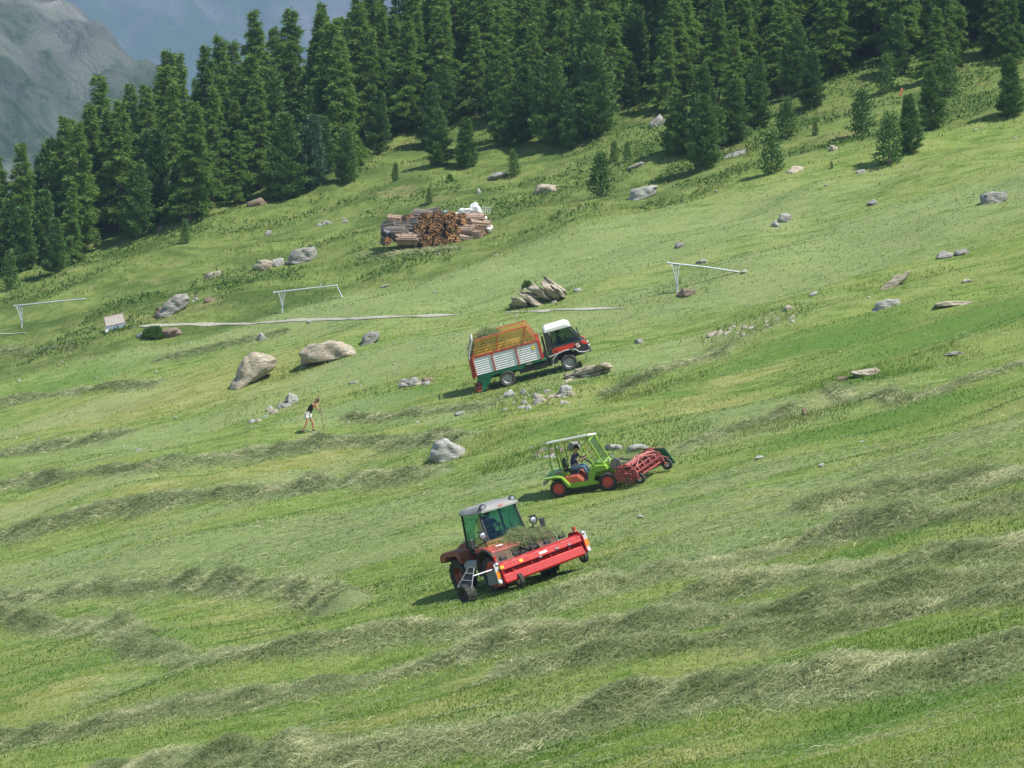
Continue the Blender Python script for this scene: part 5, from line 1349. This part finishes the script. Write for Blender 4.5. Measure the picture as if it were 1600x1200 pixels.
    for s in (-1, 1): pane('side_window', [(2.98, s * .85, 1.46), (1.54, s * .875, 1.46), (1.56, s * .825, 2.27), (2.49, s * .81, 2.27)])
    b = MB(); b.prism([(1.22, 2.26), (1.18, 2.36), (1.31, 2.46), (2.38, 2.50), (2.58, 2.42), (2.68, 2.28)], -.86, .86); b.build('roof', WH, t, .04)
    for s in (-1, 1):
        b = MB(); b.prism([(1.40, 1.30), (1.38, 1.10), (1.58, 1.08), (2.55, 1.16), (2.68, 1.28), (2.62, 1.38), (1.62, 1.36)], s * hw, s * (hw + .012)); d = b.build('door_panel', CR, t)
        b = MB(); b.box((1.58, s * (hw + .02), 1.22), (.22, .02, .05)); b.build('handle', CB, d)
        b = MB(); b.prism([(3.02, 1.40), (3.20, 1.34), (3.34, 1.18), (3.28, 1.12), (3.06, 1.18), (2.96, 1.3)], s * (hw - .25), s * (hw + .004)); b.build('corner_panel', CR, t, .02)
        b = MB(); b.box((2.80, s * (hw + .016), 1.20), (.19, .012, .24), (0, -.2, 0)); pl = b.build('marker_plate', paint('marker_white', (.85, .85, .83), .5), t)
        b = MB()
        for k in (-1, 0, 1): b.prism([(2.73 + .02 * k, 1.16 + .075 * k), (2.87 + .02 * k, 1.23 + .075 * k), (2.87 + .02 * k, 1.265 + .075 * k), (2.73 + .02 * k, 1.195 + .075 * k)], s * (hw + .023), s * (hw + .026))
        b.build('stripes', CR, pl)
        b = MB(); pts = [(1.12, .98), (1.62, 1.03), (2.0, 1.10), (2.42, 1.09), (2.62, 1.02), (2.78, .84), (3.05, .76), (3.36, .78)]
        b.tube([(p[0], s * (hw + .04), p[1]) for p in pts], .035, 6); b.tube([(1.22, s * (hw + .04), .46), (1.32, s * (hw + .04), .80), (1.62, s * (hw + .04), 1.03)], .04, 6); b.build('mudguard', paint('guard_pale', (.42, .43, .43), .5), t)
        b = MB(); b.tube([(2.85, s * .88, 1.75), (3.0, s * 1.08, 1.80)], .018, 6); b.box((3.0, s * 1.14, 1.72), (.06, .16, .28)); b.build('mirror', BLK, t, .01)
        b = MB(); b.lathe([(.10, 0), (.09, .03), (.001, .035), (.001, -.01)], (3.37, s * .62, .98), 'x', 14); b.build('headlight', CHROME, t)
    b = MB(); b.box((3.36, 0, .80), (.16, 1.84, .22)); b.build('bumper', paint('bumper_dark', (.06, .062, .065), .5), t, .03)
    b = MB(); b.box((1.62, 0, 1.30), (.5, 1.4, .14)); b.box((1.42, .4, 1.62), (.12, .5, .6)); b.box((1.42, -.4, 1.62), (.12, .5, .6)); b.build('seat', BLK, t, .04)
    b = MB(); b.box((1.03, -.72, 1.45), (.12, .16, 1.25)); b.tube([(1.03, -.45, .8), (1.03, -.45, 2.1)], .05, 8); b.build('exhaust', BLK, t, .01)
    b = MB(); b.box((.98, -.8, 1.0), (.12, .2, .9)); b.build('bracket', DARK, t, .01)
    J = dict(SIT); J['look'] = (1, -.15, 0)
    person(M @ Matrix.Translation((1.86, -.40, 1.36)), 'driver in a bright blue shirt at the wheel of the hay truck', J, paint('bright_blue', (.03, .10, .50), .8), paint('dark_trousers', (.04, .04, .06), .8))
    b = MB()
    for k in range(16):
        f = lambda a: (2.25 + .08 * math.cos(a), -.40 + .2 * math.sin(a), 1.68 + .18 * math.cos(a)); b.tube([f(k * math.pi / 8), f((k + 1) * math.pi / 8)], .016, 5)
    b.tube([(2.5, -.4, 1.46), (2.24, -.4, 1.68)], .03, 6); b.build('steering_wheel', BLK, t)
    # hay load
    rs = np.random.RandomState(5); k = 9000
    Pq = np.stack([rs.uniform(x0 + .3, x1 - .5, k), rs.uniform(-.85, .9, k), np.zeros(k)], 1)
    top = 2.1 + 1.0 * np.exp(-((Pq[:, 0] + 1.75) / .75) ** 2) * (1 - .3 * np.abs(Pq[:, 1]))
    Pq[:, 2] = top - .25 * rs.rand(k) + .1 * rs.rand(k)
    M_ = np.array(M); Pw = Pq @ M_[:3, :3].T + M_[:3, 3]; D = rs.normal(size=(k, 3)); D[:, 2] *= .45
    strands('hay', Pw, D, .2 + .35 * rs.rand(k), .02 + .012 * rs.rand(k), np.full(k, .03), np.clip(.42 + .2 * rs.normal(size=k), 0, 1), M_hay, 'heap of loose green hay loaded in the wagon body of the truck', 'hay', .12)
truck()
# ---------------------------------------------------------------- man raking
def raker():
    p = at(482, 676); M = Matrix.Translation((p.x, p.y, p.z)) @ Matrix.Rotation(R(-12), 4, 'Z') @ Matrix.Scale(1.08, 4)
    J = dict(pelvis=(-.04, 0, .93), chest=(.17, 0, 1.33), neck=(.30, 0, 1.50), head=(.42, 0, 1.585), look=(.85, 0, -.5), shl=(.24, .19, 1.41), shr=(.24, -.19, 1.41),
        ell=(.42, .26, 1.18), elr=(.48, -.27, 1.33), wrl=(.62, .12, 1.08), wrr=(.57, -.08, 1.47), hil=(-.03, .10, .90), hir=(-.03, -.10, .90),
        knl=(.20, .13, .50), knr=(-.06, -.12, .48), anl=(.18, .14, .09 + .05), anr=(-.28, -.13, .06), tol=(.34, .15, .06 + .05), tor=(-.13, -.15, .01))
    SUNB = paint('tanned_skin', (.42, .20, .12), .6, dirt=.1)
    person(M, 'bent man in black vest and white shorts raking hay on the left meadow', J, paint('black_vest', (.012, .014, .022), .85), paint('white_shorts', (.82, .80, .76), .8), hairc=paint('brown_hair', (.07, .035, .02), .7), shorts=True, sleeves=False, skin=SUNB, shoe=paint('boots', (.04, .035, .03), .8))
    t = root('rake', 'wooden hand rake held upright by the man in white shorts', 'rake', M)
    WD = paint('ash_wood', (.12, .075, .04), .7)
    b = MB(); b.tube([(.50, -.06, 1.92), (.60, 0, 1.28), (.78, .08, .16)], .017, 6); b.build('handle', WD, t)
    b = MB(); b.tube([(.80, -.27, .13), (.80, .43, .17)], .018, 6)
    for k in range(12): b.tube([(.80, -.26 + k * .06, .13 + k * .003), (.83, -.26 + k * .06, .05 + k * .003)], .007, 4)
    b.build('rake_head', WD, t)
raker()

# ---------------------------------------------------------------- firewood bundles
def firewood():
    def logmat(name, bark, cut):
        m, nt, b = nmat(name); tc = N(nt, 'ShaderNodeTexCoord').outputs['Object']
        nn = N(nt, 'ShaderNodeNewGeometry').outputs['Normal']
        at_ = attr(nt, 'cut'); rn = attr(nt, 'rnd')
        cb = mixc(nt, rn, bark, tuple(v * 2.1 for v in bark)); cc = mixc(nt, rn, cut, tuple(v * .25 for v in cut))
        cb = mixc(nt, noise(nt, mapv(nt, tc, (12, 2, 12)), 1.5, 4, .6), cb, tuple(v * .6 for v in bark))
        L(nt, mixc(nt, at_, cb, cc), b.inputs['Base Color']); b.inputs['Roughness'].default_value = .85; return m
    MO = logmat('orange_logs', (.19, .13, .09), (.48, .245, .10)); MG = logmat('grey_logs', (.22, .185, .155), (.42, .26, .16)); MP = logmat('pale_logs', (.37, .26, .19), (.55, .32, .16))
    def bundle_mesh(mat, seed, Rb=.5, Ln=1.0):
        rs = np.random.RandomState(seed); pos = []; tries = 0
        while tries < 2600:
            tries += 1; a = rs.rand() * 6.283; r = Rb * (1 + .07 * math.sin(3 * a + seed)) * math.sqrt(rs.rand()) * .94; q = rs.uniform(.035, .08); x, z = r * math.cos(a), r * math.sin(a)
            if all((x - u) ** 2 + (z - v) ** 2 > (.86 * (q + w_)) ** 2 for u, v, w_ in pos) and math.hypot(x, z) + q < Rb * (1.04 + .07 * math.sin(3 * a + seed)): pos.append((x, z, q))
        V = []; F_ = []; cut = []; rnd = []
        for x, z, q in pos:
            n = rs.choice([3, 4, 5, 6]); a0 = rs.rand() * 6; y0 = -Ln / 2 + rs.normal() * .05; y1 = Ln / 2 + rs.normal() * .05; rr = rs.rand()
            ring = [(x + q * 1.15 * math.cos(a0 + 6.283 * k / n), z + q * 1.15 * math.sin(a0 + 6.283 * k / n)) for k in range(n)]
            o = len(V)
            for yy in (y0, y1): V += [(u, yy, v) for u, v in ring]; cut += [0] * n; rnd += [rr] * n
            for k in range(n): F_.append((o + k, o + n + k, o + n + (k + 1) % n, o + (k + 1) % n))
            for yy, fl in ((y0 - .001, 1), (y1 + .001, 0)):
                o2 = len(V); V += [(u, yy, v) for u, v in ring]; cut += [1] * n; rnd += [rr] * n
                F_.append(tuple(range(o2, o2 + n)) if fl else tuple(range(o2 + n - 1, o2 - 1, -1)))
        me = bpy.data.meshes.new('logs'); me.from_pydata(V, [], F_); me.materials.append(mat)
        for an, av in (('cut', cut), ('rnd', rnd)): me.attributes.new(an, 'FLOAT', 'POINT').data.foreach_set('value', np.array(av, np.float32))
        sb = MB()
        for y in (-.28, .28): sb.lathe([(Rb * 1.05, -.012), (Rb * 1.055, 0), (Rb * 1.05, .012), (Rb * 1.0, 0)], (0, y, 0), 'y', 26)
        so_ = sb.build('strap', paint('strap', (.14, .13, .12), .6)); sm = so_.data; bpy.data.objects.remove(so_)
        return me, sm
    PM = {'o': [bundle_mesh(MO, s) for s in (1, 2, 3)], 'g': [bundle_mesh(MG, s) for s in (4, 5)], 'p': [bundle_mesh(MP, s) for s in (6, 7)]}
    base = at(688, 384); s = base.y / F; Y0 = base.y
    # zoom coordinates: px = 570 + zx/6.957, py = 300 + zy/6.957
    def unproj(zx, zy, Y):
        d = ray(570 + zx / 6.957, 300 + zy / 6.957); return Vector((d.x * Y / d.y, Y, d.z * Y / d.y))
    L_ = [  # zx, zy, depth offset, turn deg (0 = cut ends face the viewer), kind, size, label
     (672, 535, 0, -8, 'o', 1.0, 'round orange ended firewood bundle at left in the bottom row of the pile'),
     (815, 548, 0, 4, 'o', 1.0, 'round orange ended firewood bundle in the middle of the bottom row'),
     (945, 548, .05, 2, 'o', .98, 'round orange ended firewood bundle at right in the bottom row'),
     (610, 415, .25, -10, 'o', 1.0, 'left orange ended firewood bundle in the middle row of the pile'),
     (782, 418, .2, 5, 'o', 1.08, 'centre orange ended firewood bundle in the middle row of the pile'),
     (955, 418, .22, -4, 'o', 1.02, 'right orange ended firewood bundle in the middle row of the pile'),
     (665, 298, .5, 6, 'o', 1.02, 'left orange ended firewood bundle in the top row of the pile'),
     (820, 300, .5, -6, 'o', 1.0, 'middle orange ended firewood bundle in the top row of the pile'),
     (950, 292, .5, 8, 'o', 1.05, 'right orange ended firewood bundle in the top row of the pile'),
     (1055, 310, .6, 40, 'o', .9, 'half turned firewood bundle right of the top row of orange ends'),
     (465, 508, .1, 78, 'p', .92, 'pale bundle lying sideways at the lower left of the firewood pile'),
     (1095, 520, .1, 84, 'p', .8, 'whitish small bundle lying sideways at the bottom right of the firewood pile'),
     (1105, 420, .3, 80, 'p', .98, 'whitish bundle lying sideways in the middle right of the firewood pile'),
     (1215, 468, .0, 62, 'p', .8, 'tilted bundle with slanting logs leaning at the lower right of the pile'),
     (1195, 292, .7, 88, 'p', 1.02, 'upper sideways bundle with reddish logs at the right of the pile'),
     (1245, 375, .5, 86, 'p', 1.0, 'sideways bundle with reddish logs under the upper right bundle'),
     (520, 350, .7, 60, 'g', .95, 'grey weathered bundle left of the top row in the firewood pile'),
     (630, 250, 1.2, 70, 'g', .9, 'grey weathered bundle lying behind the top row at left'),
     (470, 300, 1.0, 30, 'o', .8, 'small brown ended bundle high in the left part of the pile'),
     (395, 345, 1.2, 20, 'o', .75, 'small brown ended bundle in the left part of the pile behind the tarpaulin'),
     (430, 380, .8, 72, 'g', .95, 'grey bundle lying sideways in the middle left of the pile'),
     (345, 440, .6, 75, 'g', .95, 'grey bundle lying sideways just right of the dark tarpaulin'),
     (390, 475, .4, 80, 'g', .85, 'low grey bundle lying sideways right of the dark tarpaulin'),
     (350, 305, 1.6, 72, 'p', .9, 'pale long bundle at the upper left end of the pile'),
     (275, 365, 1.6, 66, 'g', .8, 'grey long bundle at the far left end of the pile'),
     (230, 525, .3, 25, 'o', .62, 'small brown bundle under the dark tarpaulin at the left end'),
     (715, 480, .9, 10, 'o', 1.0, 'shaded firewood bundle seen deep between the bottom and middle rows at left'),
     (880, 480, .9, -10, 'o', 1.0, 'shaded firewood bundle seen deep between the bottom and middle rows at right'),
     (700, 350, 1.2, 10, 'g', 1.0, 'shaded grey bundle seen deep between the middle and top rows at left'),
     (880, 350, 1.2, -10, 'g', 1.0, 'shaded grey bundle seen deep between the middle and top rows at right'),
     (740, 240, 1.3, 75, 'g', .8, 'grey bundle lying behind the top row in the middle'),
     (555, 455, .35, 60, 'g', .8, 'grey bundle lying sideways left of the middle row'),
    ]
    for i, (zx, zy, dy, deg, kd, sz, lab) in enumerate(L_):
        lm, sm = PM[kd][i % len(PM[kd])]; e = bpy.data.objects.new('firewood_bundle', None); COL.objects.link(e); e.empty_display_size = .3
        jj = random.Random(i); e.location = unproj(zx + jj.uniform(-9, 9), zy + jj.uniform(-9, 9), Y0 + .3 + dy); e.rotation_euler = (R(jj.uniform(-9, 9)), R(-11 + jj.uniform(-9, 9)), R(deg + jj.uniform(-12, 12))); k = sz * jj.uniform(.95, 1.1); e.scale = (k, k * (1.45 if deg > 50 else 1), k)
        for nm, me in (('logs', lm), ('strap', sm)): o = bpy.data.objects.new(nm, me); COL.objects.link(o); o.parent = e
        tag(e, lab, 'firewood bundle', 'strapped firewood bundles in the pile')
    def cloth(zx, zy, w_, h_, dy, mat, name, lab, cat, seed, d_=None):
        rs = np.random.RandomState(seed); V, Fc = rock_verts(rs, 12, 3); c = unproj(zx, zy, Y0 + .3 + dy); a = w_ / 6.957 * s / 2; b = h_ / 6.957 * s / 2
        V = V * np.array([a, d_ or a * .8, b]); V[:, 2] += .06 * np.sin(V[:, 0] * 14 + V[:, 1] * 9)
        o = mesh_np(name, V, Fc, mat, False); o.location = c; tag(o, lab, cat); return o
    TB = paint('dark_tarpaulin', (.045, .055, .075), .4, dirt=.2); WS = paint('white_sheeting', (.78, .80, .78), .5, dirt=.15, dirtc=(.5, .52, .48))
    cloth(238, 448, 145, 105, .15, TB, 'tarpaulin', 'dark blue grey tarpaulin bunched over the left end of the firewood pile', 'tarpaulin', 31)
    cloth(480, 435, 120, 60, .25, TB, 'tarpaulin', 'strip of dark tarpaulin between grey bundles left of the middle row', 'tarpaulin', 32)
    cloth(605, 500, 90, 80, .0, paint('grey_sheeting', (.52, .52, .50), .6), 'sheeting', 'grey white sheet draped left of the bottom row of firewood', 'sheet', 33)
    cloth(1100, 212, 175, 100, .9, WS, 'sheeting', 'white plastic sheet lying on top of the firewood at right, lower left piece', 'sheet', 34)
    cloth(1220, 182, 165, 150, 1.1, WS, 'sheeting', 'white crumpled plastic sheet, tallest piece on top of the firewood', 'sheet', 35)
    cloth(975, 240, 110, 30, .8, WS, 'sheeting', 'thin flap of white sheet over the top right orange bundle', 'sheet', 36)
    cloth(1310, 290, 55, 50, .6, WS, 'sheeting', 'small white sheet end hanging beside the upper right bundle', 'sheet', 37)
    cloth(1358, 402, 100, 85, .3, paint('pinkish_sack', (.62, .56, .53), .7), 'sack', 'pinkish white sack lying at the right end of the firewood pile', 'sack', 38)
    cloth(868, 222, 80, 40, .9, paint('blue_grey_bag', (.22, .27, .33), .6), 'bag', 'small blue grey bag on top of the firewood pile', 'bag', 39)
    # thin wire cage end beside the white sheets
    b = MB(); c = unproj(1320, 185, Y0 + 1.3)
    for k in range(4): b.tube([c + Vector((-.25 + k * .17, 0, -.35)), c + Vector((-.22 + k * .17, 0, .22 - .04 * k))], .018, 5)
    for k in range(3): b.tube([c + Vector((-.3, 0, -.2 + k * .18)), c + Vector((.32, 0, -.2 + k * .15))], .016, 5)
    o = b.build('wire_crate', paint('pale_wire', (.6, .62, .6), .5)); tag(o, 'pale wire crate end sticking up right of the white sheets', 'crate')
    # upright stakes between the bundles, seen above the pile
    for k, (zx, h_) in enumerate(((822, .5), (885, .7), (918, .55), (950, .7), (1000, .6))):
        b = MB(); c = unproj(zx, 245, Y0 + 1.2); b.tube([c + Vector((0, 0, -1.8)), c + Vector((.02, 0, h_))], [.03, .018], 6)
        o = b.build('stake', paint('stake_wood', (.12, .11, .09), .8)); tag(o, 'thin dark stake standing up behind the top of the firewood pile', 'stake', 'stakes behind the firewood pile')
firewood()

# ---------------------------------------------------------------- metal frames on the meadow
def frame_(post, top, bar, lab, ends=None):
    g = at(*post); Y = g.y
    def up(px, py, dy=0):
        d = ray(px, py); return Vector((d.x * (Y + dy) / d.y, Y + dy, d.z * (Y + dy) / d.y))
    e = root('metal_frame', lab, 'metal frame', Matrix.Translation(g)); I = g.copy()
    tp = up(*top) - I; P_ = [up(*q) - I for q in bar]; ST = paint('bright_galvanised', (.50, .53, .55), .4, .3, dirt=.4, dirtc=(.25, .26, .24))
    b = MB(); b.tube([(0, 0, -.25), (0, 0, .55)], .055, 8); b.tube([(0, 0, .45), tp + Vector((-.20, 0, 0))], .032, 6); b.tube([(0, 0, .45), tp + Vector((.22, 0, 0))], .032, 6); b.tube([(0, .05, .5), tp], .028, 6)
    b.build('post', ST, e)
    b = MB(); b.box((0, 0, .5), (.16, .16, .14)); b.build('clamp', paint('clamp_blue_grey', (.25, .33, .38), .5), e, .01)
    b = MB(); b.tube(P_, .055, 8)
    for q in P_: b.ball(q, .07, 8, 5)
    b.build('bar', ST, e)
    b = MB(); b.tube([tp + Vector((-.25, 0, -.03)), tp + Vector((.3, .12, .03))], .05, 6); b.build('cross_piece', ST, e)
frame_((441, 489), (440, 457), [(428, 457), (480, 451), (526, 446), (534, 464)], 'white metal frame with a bent down bar end, above the path')
frame_((1058, 457), (1055, 414), [(1043, 411), (1100, 417), (1154, 425)], 'white metal frame with a straight downward sloping bar at right')
frame_((34, 512), (30, 480), [(22, 478), (80, 472), (132, 467)], 'white metal frame with a long bar near the left border')

# ---------------------------------------------------------------- slatted metal rack by the path
def rack():
    p_ = at(182, 516); STAND['rack'] = (p_, .22, .1); M = stand('rack', R(10)); t = root('slatted_rack', 'rusty slatted metal rack standing beside the path at left', 'rack', M); k = M.translation.y / F
    RU = paint('rusty_slats', (.30, .23, .19), .7, dirt=.6, dirtc=(.30, .10, .05)); BG = paint('blue_grey_metal', (.26, .32, .38), .5, dirt=.2)
    w_ = 15.5 * k; h_ = 25 * k
    b = MB()
    for i in range(9): b.tube([(-w_ + i * w_ / 4, 0, .32 * h_), (-w_ * .96 + i * w_ / 4.15, .25, h_)], .035, 5)
    for i in range(4): b.tube([(-w_, .03 + .06 * i, (.35 + .2 * i) * h_), (w_, .03 + .06 * i, (.35 + .2 * i) * h_)], .03, 5)
    b.build('back_slats', RU, t)
    b = MB(); b.box((0, .06, .65 * h_), (w_ * 1.9, .02, .6 * h_), (R(-18), 0, 0)); b.build('back_panel', paint('rack_panel', (.40, .38, .34), .7, dirt=.5, dirtc=(.35, .16, .08)), t)
    b = MB()
    for i in range(4): b.box((0, -.1 - .16 * i, .30 * h_ - .03 * i), (w_ * 2, .11, .05))
    b.box((0, -.65, .17 * h_), (w_ * 2, .05, .18)); b.build('lower_shelf', BG, t)
    for s in (-1, 1):
        for y in (-.6, .1): b = MB(); b.tube([(s * w_ * .95, y, -.1), (s * w_ * .95, y, .3 * h_)], .035, 6); b.build('leg', BG, t)
    b = MB(); b.lathe([(.12, -.04), (.12, .04), (.001, .04), (.001, -.04)], (-w_ * 1.0, -.68, .10), 'y', 12); b.build('wheel', paint('white_plastic', (.75, .75, .75), .5), t)
rack()

# ---------------------------------------------------------------- orange marker post by the upper pines, bushes
def marker():
    p = at(1408, 152); b = MB(); t = root('marker_post', 'small bright orange marker in front of the upper right forest', 'marker', Matrix.Translation(p))
    b.tube([(0, 0, -.1), (.05, 0, .75)], .04, 6); b.build('post', paint('marker_wood', (.35, .12, .05), .7), t)
    b = MB(); b.box((.05, 0, .55), (.18, .1, .26), (0, .3, .2)); b.box((-.1, 0, .25), (.2, .08, .2), (0, -.4, 0)); b.build('flag', paint('marker_orange', (.45, .13, .05), .6), t, .02)
marker()
def bush(px, py, wpx, hpx, n, mat, label, name='bush', cat='bush'):
    p = at(px, py + hpx * .45); s = p.y / F; rs = np.random.RandomState(int(px)); a = wpx * s / 2; h = hpx * s
    q = rs.normal(size=(n, 3)); q /= np.linalg.norm(q, axis=1, keepdims=True); q *= rs.rand(n, 1) ** .35; q[:, 2] = np.abs(q[:, 2])
    q *= (1 + .25 * (vn(q[:, 0] * 3, q[:, 2] * 3, 3)[:, None] - .5)); c = q * np.array([a, a * .6, h * .95])
    d = q + rs.normal(size=(n, 3)) * .5 + np.array([0, 0, .5]); d /= np.linalg.norm(d, axis=1, keepdims=True)
    sd_ = np.cross(d, rs.normal(size=d.shape)); sd_ /= np.linalg.norm(sd_, axis=1, keepdims=True); ln = .10 + .12 * rs.rand(n); sd_ *= (.03 + .03 * rs.rand(n))[:, None]
    V = np.stack([c, c + d * ln[:, None] * .5 + sd_, c + d * ln[:, None], c + d * ln[:, None] * .5 - sd_], 1).reshape(-1, 3)
    t = root(name, label, cat, Matrix.Translation(p)); o = mesh_np('leaves', V, np.arange(len(V)).reshape(-1, 4), mat, False, dict(rnd=np.repeat(rs.rand(n), 4)), parent=t)
    b = MB()
    for k in range(6): a_ = k * 1.05; b.tube([(0, 0, -.1), (.3 * a * math.cos(a_), .2 * a * math.sin(a_), .35 * h), (.6 * a * math.cos(a_), .4 * a * math.sin(a_), .7 * h)], [.03, .02, .01], 5)
    b.build('stems', M_bark, t)
bush(240, 520, 34, 18, 3000, M_larch, 'small round green bush beside the path at left')
bush(824, 446, 13, 11, 900, M_pine, 'dark green bush growing on the left of the layered outcrop')
bush(703, 279, 8, 12, 700, M_larch, 'tiny green shrub near the white stone above the firewood pile')
